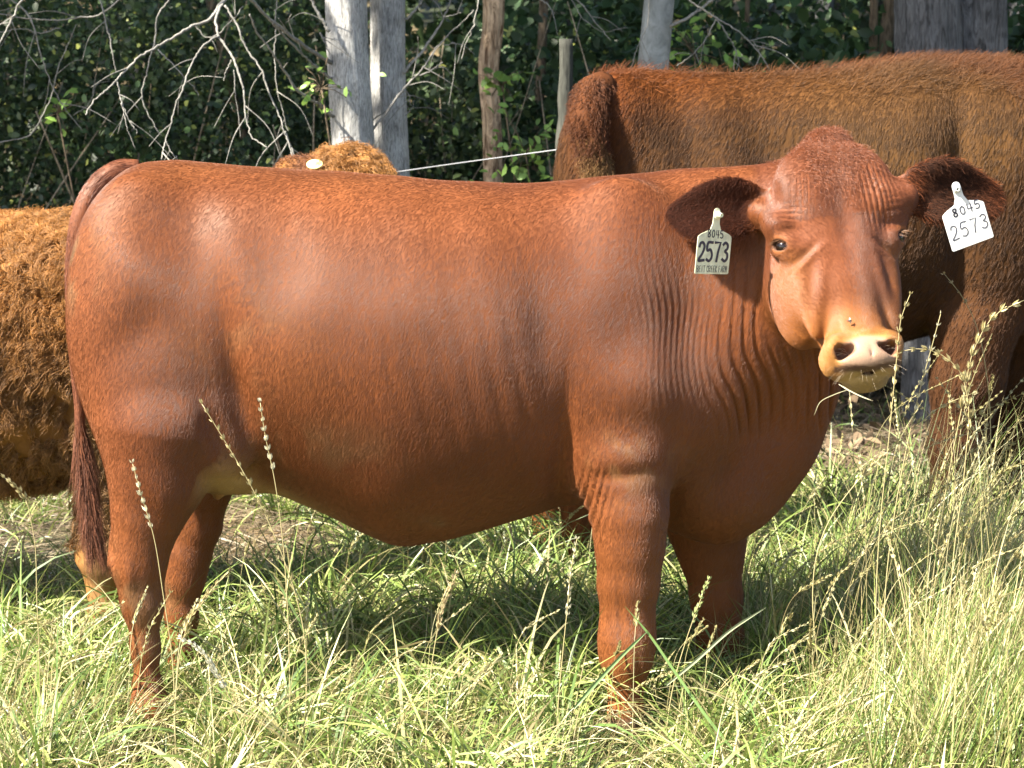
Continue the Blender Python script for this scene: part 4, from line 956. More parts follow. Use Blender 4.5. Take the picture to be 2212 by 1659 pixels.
def build_trees():
    leafm = leafy('tree_leaves', .5, .25, .3)
    grey = bark('weathered_cedar_bark', (.16, .155, .15), (.50, .49, .47), (150, 150, 22))
    grey2 = bark('dark_furrowed_bark', (.045, .044, .045), (.15, .15, .155), (45, 45, 9), strength=1)
    smooth = bark('smooth_grey_bark', (.20, .21, .20), (.30, .31, .30), (20, 20, 14), strength=.25)
    peel = bark('peeling_tan_bark', (.10, .055, .03), (.62, .45, .30), (34, 34, 9), strength=1)
    brown = bark('brown_stem_bark', (.06, .045, .03), (.20, .15, .10), (60, 60, 10))
    dead = bark('bleached_dead_wood', (.14, .135, .12), (.28, .265, .24), (60, 60, 40), strength=.3)
    c1 = tree('cedar_tree', 'pale grey cedar trunk, front one of the pair, with bare dead branches reaching left', col_path([(747, 0), (754, 170), (765, 345)], 3.1, 6.5), [.080, .070, .064, .062, .04], grey, 3, ((-1.5, 3.9, 4.9), (1.9, 1.5, 1.3), 9000, .13, (.035, .06, .022)), leafm)
    c2 = tree('cedar_tree', 'pale grey cedar trunk just behind the front one, with thin dead branches reaching right', col_path([(837, 0), (838, 170), (846, 370)], 3.3, 6.2), [.075, .062, .057, .055, .04], grey, 4, ((-.2, 4.3, 5.0), (1.9, 1.4, 1.3), 9000, .13, (.035, .06, .022)), leafm)
    t3 = tree('dead_tree', 'thin dead trunk with peeling tan bark in the dark woods', col_path([(1068, -60), (1066, 60), (1056, 150), (1062, 245)], 4.7, 3.0), [.045, .040, .036, .042, .040, .02], peel, 6, ridge=.16, freq=5)
    t4 = tree('tree', 'slender smooth light grey trunk behind the brown cow\'s rump', col_path([(1424, 0), (1410, 150)], 3.9, 6.8), [.07, .056, .052, .03], smooth, 7, ((.8, 4.8, 5.1), (2.0, 1.6, 1.3), 9000, .15, (.045, .085, .025)), leafm, ridge=.02, freq=3)
    t5 = tree('tree', 'thick dark grey furrowed trunk rising behind the brown cow\'s back', col_path([(2003, 0), (2008, 115)], 4.2, 7), [.17, .107, .105, .08], grey2, 8, ((2.6, 4.7, 5.2), (2.2, 1.6, 1.4), 10000, .15, (.045, .08, .025)), leafm, ridge=.10, freq=6)
    t6 = tree('tree', 'thick dark grey trunk right beside the furrowed one, at the photo\'s top right', col_path([(2107, 0), (2106, 115)], 4.32, 7), [.16, .103, .10, .08], grey2, 9, ((3.4, 5.4, 5.4), (2.0, 1.6, 1.3), 7000, .15, (.045, .08, .025)), leafm, ridge=.10, freq=6)
    for i, (a, b, c, d, y, r, lab) in enumerate([(1888, 0, 1886, 115, 5.0, .018, 'thin brown stem just left of the thick dark trunks'), (1925, 0, 1912, 115, 5.3, .030, 'brown sapling stem touching the thick dark trunk\'s left side'),
            (1615, 0, 1612, 90, 6.2, .012, 'thin bare stem in the leaves right of the slender grey trunk'), (1175, 0, 1160, 330, 6.0, .022, 'dim brown stem in the shade left of the fence post'), (470, 60, 540, 350, 5.6, .020, 'dim leaning stem in the shade beneath the long dead branches')]):
        tree('sapling', lab, col_path([(a, b), (c, d)], y, 3.2), [r*1.2, r, r, r*.5], brown, 20+i, sides=14, rings=60, ridge=.08)
    Bq = lambda pts, y, r0, r1, s, par=c1, yy=None, wig=.006: branch(par, pts, y, r0, r1, dead, s, wig=wig, yy=yy)
    # limbs of the front cedar
    Bq([(716, 136), (650, 95), (590, 48), (538, -8), (480, -70)], 3.0, .0125, .006, 1, yy=(3.05, 2.6))
    Bq([(716, 170), (665, 128), (620, 85), (592, 52)], 3.0, .0075, .0045, 2, yy=(3.05, 2.7))
    Bq([(718, 252), (690, 228), (650, 200), (618, 150), (595, 118), (560, 70), (538, 32)], 3.0, .0085, .004, 3, yy=(3.05, 2.6))
    Bq([(712, 70), (690, 35), (660, -15)], 3.0, .010, .006, 4)
    Bq([(540, -40), (510, -20), (482, 5), (460, 36), (415, 50), (365, 78), (320, 108), (280, 145), (240, 180), (200, 220), (186, 246)], 2.6, .0095, .0030, 5, yy=(2.75, 2.2))
    Bq([(250, 170), (260, 215), (270, 250), (296, 288)], 2.25, .0035, .0022, 6)
    Bq([(262, 222), (280, 278), (296, 320)], 2.25, .0028, .0018, 7)
    Bq([(482, 8), (467, 42), (475, 80), (500, 125), (520, 185), (527, 250), (545, 295), (579, 320)], 2.5, .0068, .0026, 8, yy=(2.6, 2.3))
    Bq([(500, 128), (492, 150), (484, 174)], 2.45, .003, .0018, 9)
    Bq([(506, 150), (512, 220), (520, 292)], 2.4, .003, .0016, 10)
    Bq([(474, 78), (445, 95), (415, 140), (395, 190), (375, 240), (357, 305), (347, 346)], 2.45, .0050, .0026, 11, yy=(2.5, 2.2))
    Bq([(358, 306), (372, 330), (384, 348)], 2.25, .0024, .0016, 12)
    Bq([(484, 12), (505, 50), (525, 105), (555, 145), (575, 195), (595, 245), (605, 285), (635, 352)], 2.6, .0055, .003, 13, yy=(2.6, 2.5))
    Bq([(600, -10), (597, 60), (595, 120), (597, 175), (610, 240), (625, 285)], 2.9, .0035, .002, 14)
    Bq([(375, -8), (340, 35), (332, 90), (312, 145), (300, 210), (318, 250), (345, 292)], 2.9, .0045, .0022, 15)
    Bq([(262, -6), (220, 28), (150, 40), (60, 42), (-20, 26)], 3.2, .0050, .003, 16)
    Bq([(52, -6), (25, 45), (-4, 98)], 2.6, .0055, .004, 17)
    Bq([(214, -8), (230, 75), (240, 115), (252, 155)], 3.0, .0045, .002, 18)
    Bq([(20, -6), (66, 40), (90, 125), (120, 200), (150, 244), (180, 282)], 3.3, .0048, .002, 19)
    Bq([(-6, 310), (70, 285), (104, 235), (135, 140), (165, 52)], 3.5, .0036, .002, 20)
    Bq([(340, 105), (375, 145), (400, 172), (430, 206)], 2.7, .0035, .0018, 21)
    Bq([(420, 50), (450, 80), (490, 60), (525, 15)], 2.7, .003, .002, 22)
    Bq([(616, 283), (634, 330), (642, 352)], 2.9, .006, .004, 23)
    Bq([(690, 70), (705, 105), (714, 116)], 3.0, .005, .003, 24)
    Bq([(130, 60), (90, 72), (40, 66), (-10, 72)], 3.6, .0035, .002, 25)
    Bq([(160, 250), (190, 225), (205, 170)], 3.4, .002, .0012, 26)
    # limbs of the rear cedar
    Bq([(872, 160), (925, 98), (958, 42), (978, -10)], 3.25, .0085, .005, 31, c2)
    Bq([(874, 42), (900, 14), (918, -10)], 3.25, .008, .005, 32, c2)
    Bq([(800, 292), (820, 258), (845, 225), (870, 195), (900, 165), (930, 130), (960, 95), (1000, 50), (1022, 22)], 3.1, .0070, .003, 33, c2)
    Bq([(898, 166), (930, 158), (956, 134)], 3.1, .0045, .0028, 34, c2)
    Bq([(958, 96), (975, 97), (996, 97)], 3.1, .0028, .002, 35, c2)
    Bq([(960, 36), (980, 32), (998, 26)], 3.2, .003, .002, 36, c2)
    Bq([(1036, -8), (1020, 55), (1008, 90), (997, 127)], 3.0, .0038, .002, 37, c2)
    Bq([(802, 262), (840, 235), (880, 200), (888, 228)], 3.15, .004, .0015, 38, c2)
    Bq([(876, 250), (890, 236), (896, 215)], 3.2, .003, .0015, 39, c2)
    # limbs of the slender grey tree
    b4 = lambda pts, y, r0, r1, s: branch(t4, pts, y, r0, r1, dead, s)
    b4([(1448, 58), (1490, 36), (1528, 8), (1560, -20)], 3.8, .010, .006, 41)
    b4([(1470, -12), (1546, 40), (1606, 80), (1636, 110), (1662, 150)], 3.4, .0055, .0028, 42)
    b4([(1546, 40), (1572, 72), (1587, 105), (1583, 152)], 3.4, .0038, .0022, 43)
    b4([(1587, 108), (1594, 130), (1594, 152)], 3.4, .0024, .0016, 44)
    b4([(1546, 40), (1521, 90), (1490, 118), (1461, 140)], 3.6, .0038, .002, 45)
    b4([(1402, -6), (1396, 60), (1376, 100), (1361, 152)], 3.5, .0036, .002, 46)
    b4([(1240, -10), (1262, 12), (1286, 45), (1321, 88)], 3.4, .0042, .0024, 47)
    b4([(1232, -6), (1258, 40), (1300, 70), (1354, 62)], 3.7, .0028, .0016, 48)
    b4([(1150, -10), (1180, 12), (1198, 32)], 3.5, .004, .0024, 49)
    b4([(1606, 82), (1632, 92), (1640, 112)], 3.4, .0028, .0018, 50)
    # fence
    post = tag(empty('fence_post', (X(1220, 2.2), 2.2, 0)), 'slim weathered fence post beside the brown cow\'s tail, holding the wire', 'fence post')
    p = [P(1222, 84, 2.2), P(1220, 200, 2.2), P(1218, 390, 2.2), P(1216, 700, 2.2), np.array([P(1214, 900, 2.2)[0], 2.2, -.1])]
    V, Q = tube(spline(p, 60), .0225, 18, noise=.22, nscale=34); link('shaft', np_mesh('shaft', V, Q), bark('weathered_post', (.02, .02, .017), (.055, .056, .046), (50, 50, 10), strength=.5), post)
    V, Q = tube([P(1204, 323, 2.16), P(1204, 323, 2.24)], .004, 8); link('insulator', np_mesh('insulator', V, Q), plain('black_plastic', (.03, .03, .03), .4), post)
    wp = [P(1206, 323, 2.18), P(1110, 336, 2.3), P(1000, 351, 2.5), P(860, 371, 2.85), P(800, 380, 3.0)]
    V, Q = tube(spline(wp, 50), .0016, 6); tag(link('fence_wire', np_mesh('fence_wire', V, Q), plain('wire', (.30, .31, .33), .45, metal=.3)), 'pale fence wire stretched from the post to the grey cedar trunks', 'wire')

def build_woods():
    """undergrowth on the bank, leaf litter and the wood behind it"""
    g = np.random.default_rng(77); lm = leafy('undergrowth_leaves', .45, .3, .4)
    parts = []
    def clumps(nc, xr, yr, zr, rad, per, size, cols, seed, bias=(0, -.3, .6), hi=None):
        g = np.random.default_rng(seed)
        c = np.stack([g.uniform(*xr, nc), g.uniform(*yr, nc), np.zeros(nc)], 1)
        gz = ground_z(c[:, 0], c[:, 1]); c[:, 2] = gz+g.uniform(*zr, nc)
        k = np.repeat(np.arange(nc), per); n = len(k)
        p = c[k]+g.normal(size=(n, 3))*np.array(rad)*.5
        ci = g.choice(len(cols), nc)[k]; cl = np.array(cols)[ci]*g.uniform(.5, 1.5, (n, 1))
        if hi is not None:
            m = g.random(n) < hi; cl[m] = np.array([.42, .46, .12])*g.uniform(.6, 1.3, (m.sum(), 1))  # scattered pale leaves: sunlit specks put into the leaf colour
        return leaves(p, g.uniform(size*.55, size*1.35, n), bias, cl, seed, aspect=.6)
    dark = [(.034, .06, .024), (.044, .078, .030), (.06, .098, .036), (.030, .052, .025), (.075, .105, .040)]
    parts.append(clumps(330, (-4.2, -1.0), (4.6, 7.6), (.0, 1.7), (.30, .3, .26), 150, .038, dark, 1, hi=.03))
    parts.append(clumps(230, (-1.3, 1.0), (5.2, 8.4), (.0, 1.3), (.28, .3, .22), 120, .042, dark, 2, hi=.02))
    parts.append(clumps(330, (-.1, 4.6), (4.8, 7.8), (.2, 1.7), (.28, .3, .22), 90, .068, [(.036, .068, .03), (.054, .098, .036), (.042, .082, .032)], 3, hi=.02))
    parts.append(clumps(260, (-6, 6), (8.4, 12), (.2, 2.2), (.5, .5, .4), 60, .12, dark, 4))
    V, Q, K = join_parts(parts)
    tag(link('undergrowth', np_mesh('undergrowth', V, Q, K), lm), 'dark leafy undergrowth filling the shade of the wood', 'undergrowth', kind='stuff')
    # sunlit leaves
    # distinct light sprigs
    for i, (px, py, y, n, s, lab) in enumerate([(695, 190, 2.9, 26, .035, 'bright green leafy sprig beside the front cedar trunk'), (1500, 120, 4.2, 90, .045, 'light green leafy sprig right of the slender grey trunk'),
            (125, 245, 3.6, 14, .06, 'small sprig of pale green leaves at the left, below the dead twigs'), (1085, 185, 4.2, 26, .055, 'pale leafy sprig by the peeling dead trunk'), (1135, 330, 4.0, 70, .045, 'low green shrub left of the fence post')]):
        c = P(px, py, y); q = c+g.normal(size=(n, 3))*np.array([.055, .05, .04])*(1 if n < 40 else 2)
        root = tag(empty('leafy_sprig', (c[0], y, float(ground_z(c[0], y)))), lab, 'sprig')
        V, Q, K = leaves(q, g.uniform(s*.6, s*1.3, n), (0, -.6, .7), np.array([.20, .33, .07])*g.uniform(.5, 1.4, (n, 1)), 90+i, aspect=.55)
        link('leaves', np_mesh('leaves', V, Q, K), lm, root)
        foot = np.array([c[0]+.1, y+.1, float(ground_z(c[0]+.1, y+.1))-.03]); st = [tube(spline([foot, (foot+c)/2+np.array([.03, 0, .05]), c], 14), np.linspace(.006, .003, 14), 6)]
        for k in range(min(n, 20)): st.append(tube([c+(q[k]-c)*.05, (c+q[k])/2+[0, 0, .01], q[k]], .0014, 4))
        V, Q, _ = join_parts(st); link('stem', np_mesh('stem', V, Q), BARKS['brown_stem_bark'], root)
    # leaf litter and fallen twigs on the bank
    n = 26000; x = g.uniform(-4.5, 4.5, n); y = g.uniform(2.5, 9, n); p = np.stack([x, y, ground_z(x, y)+g.uniform(.003, .03, n)], 1)
    cl = np.array([.15, .105, .065])*g.uniform(.35, 1.6, (n, 1))
    V, Q, K = leaves(p, g.uniform(.03, .075, n), (0, -.5, 2.2), cl, 8, aspect=.6)
    tag(link('leaf_litter', np_mesh('leaf_litter', V, Q, K), leafy('dry_leaves', .7, .15, .2)), 'brown fallen leaves on the wooded bank', 'leaf litter', kind='stuff')
    st = []
    for i in range(420):
        a = np.array([g.uniform(-4.5, 4.5), g.uniform(4.3, 8.5), 0]); a[2] = ground_z(a[0], a[1]); u = g.uniform(-1, 1)
        up = g.random() < .55; L = g.uniform(.5, 1.8)
        e = a+(np.array([u*.5, g.uniform(-.3, .3), 1.0])*L if up else np.array([math.cos(u*3), math.sin(u*3)*.6, .12])*L*.7)
        m_ = (a+e)/2+g.normal(size=3)*.08
        st.append(tube(spline([a, m_, e], 10), np.linspace(1, .4, 10)*g.uniform(.003, .009), 5))
    V, Q, _ = join_parts(st); tag(link('twigs', np_mesh('twigs', V, Q), bark('twig_bark', (.12, .09, .06), (.38, .31, .22), (40, 40, 20))), 'tangle of thin twigs among the undergrowth', 'twigs', kind='stuff')
    # the wood further back: trunks, and unseen canopy spread to shade the bank
    st = []; lv = []
    for i in range(60):
        x, y = g.uniform(-11, 11), g.uniform(7.5, 20); zz = float(ground_z(x, y)); r = g.uniform(.04, .16)
        st.append(tube(spline([(x, y, zz-.1), (x+g.normal()*.15, y, zz+2.5), (x+g.normal()*.3, y, zz+7)], 12), np.linspace(r*1.2, r*.6, 12), 10))
    V, Q, _ = join_parts(st); tag(link('far_trunks', np_mesh('far_trunks', V, Q), BARKS['dark_furrowed_bark']), 'dim trunks deep in the wood', 'woodland', kind='stuff')
    n = 52000; nc = 640; c = np.stack([g.uniform(-11, 10, nc), 2.0+15*g.uniform(0, 1, nc)**1.35, np.zeros(nc)], 1); c[:, 2] = 4.3+g.uniform(0, 3.2, nc)+np.clip(c[:, 1]-5, 0, 20)*.25
    m_ = c[:, 1] < 3.2; c[m_, 2] = 4.5+g.uniform(0, 1.6, nc)[m_]
    k = g.integers(0, nc, n); p = c[k]+g.normal(size=(n, 3))*np.array([.55, .5, .35]); p = p[p[:, 1] > 1.3]; n = len(p)
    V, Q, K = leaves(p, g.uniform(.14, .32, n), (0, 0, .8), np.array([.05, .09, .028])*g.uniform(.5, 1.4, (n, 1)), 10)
    tag(link('shading_canopy', np_mesh('shading_canopy', V, Q, K), lm), 'unseen leafy canopy overhead, spread forward to shade the wooded bank', 'woodland', kind='stuff')

# ------------------------------------------------------------------ meadow
GREEN = [(.125, .185, .040), (.175, .235, .055), (.27, .31, .09), (.09, .145, .035)]
STRAW = [(.40, .36, .17), (.33, .29, .13), (.46, .42, .23), (.27, .22, .105)]
def pick(g, n, pal, v=.25): return np.array(pal)[g.integers(0, len(pal), n)]*g.uniform(1-v, 1+v, (n, 1))
def mixcol(g, n, straw): 
    m = g.random(n) < straw; a = pick(g, n, GREEN); b = pick(g, n, STRAW); return np.where(m[:, None], b, a)
def trap(g, n, y0, y1, m=.12, x0=None, x1=None):
    """random ground spots inside the camera's wedge"""
    y = np.sqrt(g.uniform((y0+4.9)**2, (y1+4.9)**2, n))-4.9; hw = (y+4.9)*.2315+m
    x = g.uniform(-1, 1, n)*hw
    if x0 is not None: x = g.uniform(0, 1, n)*(np.minimum(x1, hw)-x0)+x0
    return np.stack([x, y, ground_z(x, y)-.006], 1)
def seed_stalk(path, head, n, r, rh, g, col, hcol, spread=.35, sl=.014):
    """stem tube plus little spikelets along the last part of it"""
    p = spline(path, 40); stem = tube(p, np.linspace(r, r*.45, 40), 5)
    T = np.gradient(p, axis=0); T /= np.linalg.norm(T, axis=1, keepdims=True)
    k = (40*(1-head)+g.random(n)**.85*40*head).astype(int).clip(0, 39)
    d = g.normal(size=(n, 3)); d -= T[k]*(d*T[k]).sum(1, keepdims=True); d /= np.linalg.norm(d, axis=1, keepdims=True)
    ax = T[k]+d*spread*g.uniform(.5, 1.5, (n, 1)); ax /= np.linalg.norm(ax, axis=1, keepdims=True)
    s = g.uniform(.7, 1.3, (n, 1))*sl*(1-.45*((k-40*(1-head))/(40*head))[:, None]); b0 = p[k]+d*rh*g.uniform(.2, 1, (n, 1)); sd_ = np.cross(ax, d)
    w_ = s*.17
    V = np.stack([b0, b0+ax*s*.4+sd_*w_, b0+ax*s, b0+ax*s*.4-sd_*w_, b0+ax*s*.4+d*w_, b0+ax*s*.4-d*w_], 1).reshape(-1, 3)
    b = (np.arange(n)*6)[:, None]; Q = np.concatenate([b+np.array([[0, 1, 2, 3]]), b+np.array([[0, 4, 2, 5]])])
    K = np.repeat(np.array(hcol)*g.uniform(.75, 1.25, (n, 1)), 6, 0)
    return stem, np.tile(col, (len(stem[0]), 1)), (V, Q, K)
def build_meadow():
    g = np.random.default_rng(123); gm = leafy('grass_blades', .42, .30, .5)
    patch = lambda r, s, sd: np.clip(.5+.5*vnoise(r, s, sd), 0, 1)
    P_ = []
    def add(root, h, w, t0, t1, col, az=None, seg=4, dens=None, tw=1.2):
        n = len(root); az = g.uniform(0, 6.283, n) if az is None else az; h = h.copy()
        for lx in (X(318, -.2), X(1352, -.2)):        # grazed and trodden low round the near feet
            cor = np.exp(-((root[:, 0]/(root[:, 1]+4.9)*4.7-lx)/.085)**4)*(root[:, 1] < -.1)*(root[:, 1] > -1.0); h *= 1-.62*cor
        P_.append(ribbons(root, az, h, w, t0, t1, col, seg, g.uniform(-tw, tw, n)))
    # thick turf round the hooves and in front
    n = 125000; r = trap(g, n, -1.25, .75); r = r[g.random(n) < .15+1.1*patch(r, 6.5, 19)]; n = len(r); st = .20+.34*patch(r, 2.2, 3); c = np.where((g.random(n) < st)[:, None], pick(g, n, STRAW), pick(g, n, GREEN))
    h = g.uniform(.03, .085, n)*(.55+.95*patch(r, 4.5, 5))*(1+.5*(r[:, 1] < -.75)); add(r, h, g.uniform(.0022, .0060, n), g.uniform(0, 1.0, n), g.uniform(.2, 1.9, n), c)
    # broader, longer green blades arching over
    n = 11000; r = trap(g, n, -1.2, 1.0); r = r[patch(r, 5.5, 8) > .42]; n = len(r)
    add(r, g.uniform(.09, .21, n)*(1+.35*(r[:, 1] < -.7)), g.uniform(.005, .0115, n), g.uniform(.05, .7, n), g.uniform(.6, 2.4, n), mixcol(g, n, .22), seg=6)
    # fallen straw lying through it
    n = 9000; r = trap(g, n, -1.2, 1.4); r[:, 2] += g.uniform(.01, .07, n)
    add(r, g.uniform(.06, .22, n), g.uniform(.0015, .0032, n), g.uniform(.9, 1.5, n), g.uniform(-.3, .5, n), pick(g, n, STRAW))
    # field behind the heifer
    n = 52000; r = trap(g, n, .75, 4.6, .3); bare = np.exp(-((r[:, 0]+1.25)/.70)**2-((r[:, 1]-1.5)/.75)**2)+.75*sstep(r[:, 1], 2.2, 3.1)+np.exp(-((r[:, 0]+.65)/.3)**2-((r[:, 1]-1.9)/.35)**2); pt = patch(r, 1.1, 12); keep = g.random(n) < (.3+.9*(pt > .40))*(1-.93*np.clip(bare*1.4, 0, 1)); r = r[keep]; n = len(r)
    add(r, g.uniform(.05, .19, n), g.uniform(.003, .007, n), g.uniform(0, .9, n), g.uniform(.2, 1.5, n), mixcol(g, n, .25))
    n = 26000; r = trap(g, n, .6, 4.6, .3); r[:, 2] += g.uniform(.006, .03, n)
    add(r, g.uniform(.06, .22, n), g.uniform(.0025, .005, n), g.uniform(1.3, 1.55, n), g.uniform(-.1, .25, n), pick(g, n, [(.21, .165, .11), (.16, .12, .08), (.28, .235, .16), (.11, .08, .055)]))
    # dim rank grass under the heifer and by her feet
    n = 6500; r = trap(g, n, -.25, 1.2); add(r, g.uniform(.08, .20, n), g.uniform(.0025, .006, n), g.uniform(0, .5, n), g.uniform(.2, 1.5, n), mixcol(g, n, .15))
    # tufts of long blades falling outwards
    nt_ = 980; tc_ = trap(g, nt_, -.75, 2.2, .1); ok = np.ones(nt_, bool)
    for lx in (X(320, -.2), X(1352, -.2)): ok &= ~((np.abs(tc_[:, 0]-lx) < .13) & (tc_[:, 1] < -.12))
    tc_ = tc_[ok & (np.exp(-((tc_[:, 0]+1.25)/.70)**2-((tc_[:, 1]-1.5)/.75)**2) < .3)]; k = np.repeat(np.arange(len(tc_)), 20); n = len(k); a = g.uniform(0, 6.283, n)
    r = tc_[k]+np.stack([np.cos(a), np.sin(a), 0*a], 1)*g.uniform(0, .02, (n, 1)); hh = g.uniform(.15, .36, len(tc_))[k]*g.uniform(.7, 1.2, n)
    add(r, hh, g.uniform(.0035, .0085, n), g.uniform(.05, .5, n), g.uniform(.5, 2.1, n), mixcol(g, n, .2)*g.uniform(.85, 1.25, (len(tc_), 1))[k], az=a+g.normal(0, .4, n), seg=6)
    # thin bowed stems tangled through everything
    n = 3400; r = trap(g, n, -.95, 1.3); add(r, g.uniform(.18, .40, n), g.uniform(.0016, .0032, n), g.uniform(.1, .7, n), g.uniform(.8, 2.3, n), mixcol(g, n, .65), seg=7)
    # tall stand at the right
    def tall(n, x0, x1, y0, y1, h0, h1, straw, lean=0.0, w=(.0018, .0042)):
        r = trap(g, n, y0, y1, .15, x0, x1); az = np.where(g.random(n) < .62, g.normal(0, .7, n), g.uniform(0, 6.28, n))
        edge = np.clip((r[:, 0]-x0)/.35, .35, 1)
        add(r, g.uniform(h0, h1, n)*edge, g.uniform(*w, n), g.uniform(.0, .35, n)+lean, g.uniform(.1, 1.0, n), mixcol(g, n, straw), az=az, seg=5)
    tall(5200, .50, 1.6, -.85, .9, .22, .52, .38); tall(1900, .62, 1.6, -.7, .8, .42, .74, .72, .05, (.0013, .003))
    tall(1500, .30, .62, .05, .9, .18, .40, .35)
    tall(600, -1.3, -.55, -.75, .1, .14, .30, .55); tall(700, -.6, .4, -.7, -.1, .10, .24, .45)
    tall(240, -1.4, -.3, -1.05, -.2, .22, .40, .8, .1, (.0013, .0025))
    V, Q, K = join_parts(P_); tag(link('grass', np_mesh('grass', V, Q, K), gm), 'tangled green and straw-coloured meadow grass', 'grass', kind='stuff')
    # small clover-like leaves low in the turf
    n = 14000; r = trap(g, n, -1.2, .9); r = r[patch(r, 3.5, 40) > .5]; n = len(r); r[:, 2] += g.uniform(.02, .09, n)
    V, Q, K = leaves(r, g.uniform(.008, .022, n), (0, -.2, 1.4), np.array([.13, .21, .05])*g.uniform(.6, 1.5, (n, 1)), 41, aspect=.7)
    tag(link('low_weeds', np_mesh('low_weeds', V, Q, K), gm), 'small green weeds low in the grass', 'weeds', kind='stuff')
    # many small seed heads, the stand at the right thickest
    S = []
    def rnd(n, x0, x1, y0, y1, h0, h1):
        for i in range(n):
            r = trap(g, 1, y0, y1, .1, x0, x1)[0]; h = g.uniform(h0, h1)*min(1, .45+(r[0]-x0)/.5 if x0 > 0 else 1); a = g.normal(0, .9); ln = g.uniform(.05, .45); cv = g.uniform(.05, .5)
            d = np.array([math.cos(a), math.sin(a), 0]); pth = [r, r+d*ln*h*.3+np.array([0, 0, h*.45]), r+d*h*(ln*.65+cv*.12)+np.array([0, 0, h*.82]), r+d*h*(ln+cv*.5)+np.array([0, 0, h*(1-.10*cv)])]
            s, cc, hd = seed_stalk(pth, g.uniform(.16, .38), int(g.integers(26, 60)), .0011, .0016, g, np.array(STRAW[g.integers(4)])*.9, np.array(STRAW[g.integers(3)])*1.1, sl=.013, spread=g.uniform(.15, .5))
            S.append((s[0], s[1], cc)); S.append(hd)
    rnd(150, .55, 1.5, -.8, .7, .40, .82); rnd(44, -1.35, -.3, -1.1, -.1, .20, .42); rnd(30, -.4, .62, -1.0, -.2, .18, .34); rnd(25, -.8, .4, .3, 1.3, .25, .45)
    V, Q, K = join_parts(S); tag(link('seeding_grass', np_mesh('seeding_grass', V, Q, K), gm), 'straw-coloured seeding grass standing through the meadow', 'grass', kind='stuff')
    # the stalks one can single out
    W_ = (.60, .56, .40); T_ = (.42, .36, .18)
    for lab, y, pts, head, n, hc, sl in [
        ('pale seed stalk with a thick tight head standing against the heifer\'s flank', -.46, [(562, 868), (572, 935), (592, 1030), (612, 1180), (622, 1330)], .24, 90, W_, .013),
        ('long leaning seed stalk crossing from the heifer\'s stifle down to the grass', -.50, [(436, 872), (478, 940), (545, 1055), (590, 1150), (650, 1330)], .62, 90, T_, .016),
        ('white-tipped seed stalk in front of the heifer\'s hind leg', -.50, [(286, 1000), (303, 1062), (330, 1150), (352, 1280), (372, 1420)], .28, 80, W_, .014),
        ('bright white drooping seed head in the grass right of the near hind foot', -.80, [(392, 1378), (430, 1402), (472, 1462), (520, 1560), (560, 1680)], .40, 110, (.72, .70, .56), .015),
        ('short pale seed head leaning right beside the near hind foot', -.62, [(494, 1236), (450, 1282), (412, 1335), (392, 1400), (380, 1500)], .40, 70, T_, .018),
        ('small pale seed head poking in under the woolly cow\'s belly', -.30, [(10, 1032), (32, 1048), (48, 1066), (70, 1140), (80, 1300)], .16, 46, T_, .016),
        ('upright pale seed stalk left of the near foreleg', -.50, [(1246, 1165), (1234, 1230), (1226, 1310), (1215, 1420), (1205, 1540)], .40, 70, W_, .013),
        ('green-tipped seed stalk in front of the far foreleg', -.40, [(1530, 1252), (1508, 1310), (1480, 1390), (1455, 1480), (1440, 1580)], .30, 60, (.50, .55, .25), .014),
        ('large nodding seed head arching in at the photo\'s right edge', -.45, [(2214, 648), (2150, 680), (2108, 745), (2080, 870), (2040, 1080), (2010, 1300)], .34, 120, T_, .024),
        ('thin dim stalk curving in front of the brown cow\'s foreleg', -.10, [(2040, 592), (2078, 640), (2108, 700), (2130, 800), (2140, 1000), (2130, 1200)], .14, 22, (.40, .33, .20), .010),
        ('thin seed stalk rising close beside the heifer\'s muzzle', -.52, [(1966, 636), (1946, 690), (1940, 745), (1925, 900), (1900, 1150)], .34, 50, T_, .016),
        ('straight seed stalk against the brown cow\'s belly shadow', -.45, [(2032, 678), (2014, 745), (1985, 850), (1960, 960), (1920, 1200)], .30, 44, W_, .012),
        ('bowed seed stalk bending down to the right of the muzzle', -.48, [(1950, 758), (1996, 753), (2040, 770), (2072, 800), (2090, 860), (2085, 1000), (2060, 1200)], .0001+.34, 80, T_, .020),
        ('yellow seed stalk leaning far right over the tall stand', -.35, [(2100, 850), (2030, 880), (1960, 940), (1880, 1010), (1800, 1110)], .42, 70, T_, .018),
        ('brown seed stalk in the middle of the foreground grass', -.70, [(985, 1240), (960, 1300), (940, 1390), (925, 1520), (920, 1640)], .30, 50, (.45, .36, .2), .016)]:
        pth = [P(a, b, y) for a, b in pts][::-1]
        if 'bowed' in lab: pass
        root = tag(empty('grass_stalk', (pth[0][0], y, 0)), lab, 'grass stalk', 'seed stalks standing out of the meadow')
        f = pth[0].copy(); f[2] = float(ground_z(f[0], y))-.01; 
        if pth[0][2] > .03: pth = [f]+pth
        s, cc, hd = seed_stalk(pth, head*.8, n, .0016, .0026, g, np.array(T_)*.95, np.array(hc), sl=sl)
        link('stem', np_mesh('stem', s[0], s[1], cc), gm, root); link('seed_head', np_mesh('seed_head', *hd), gm, root)
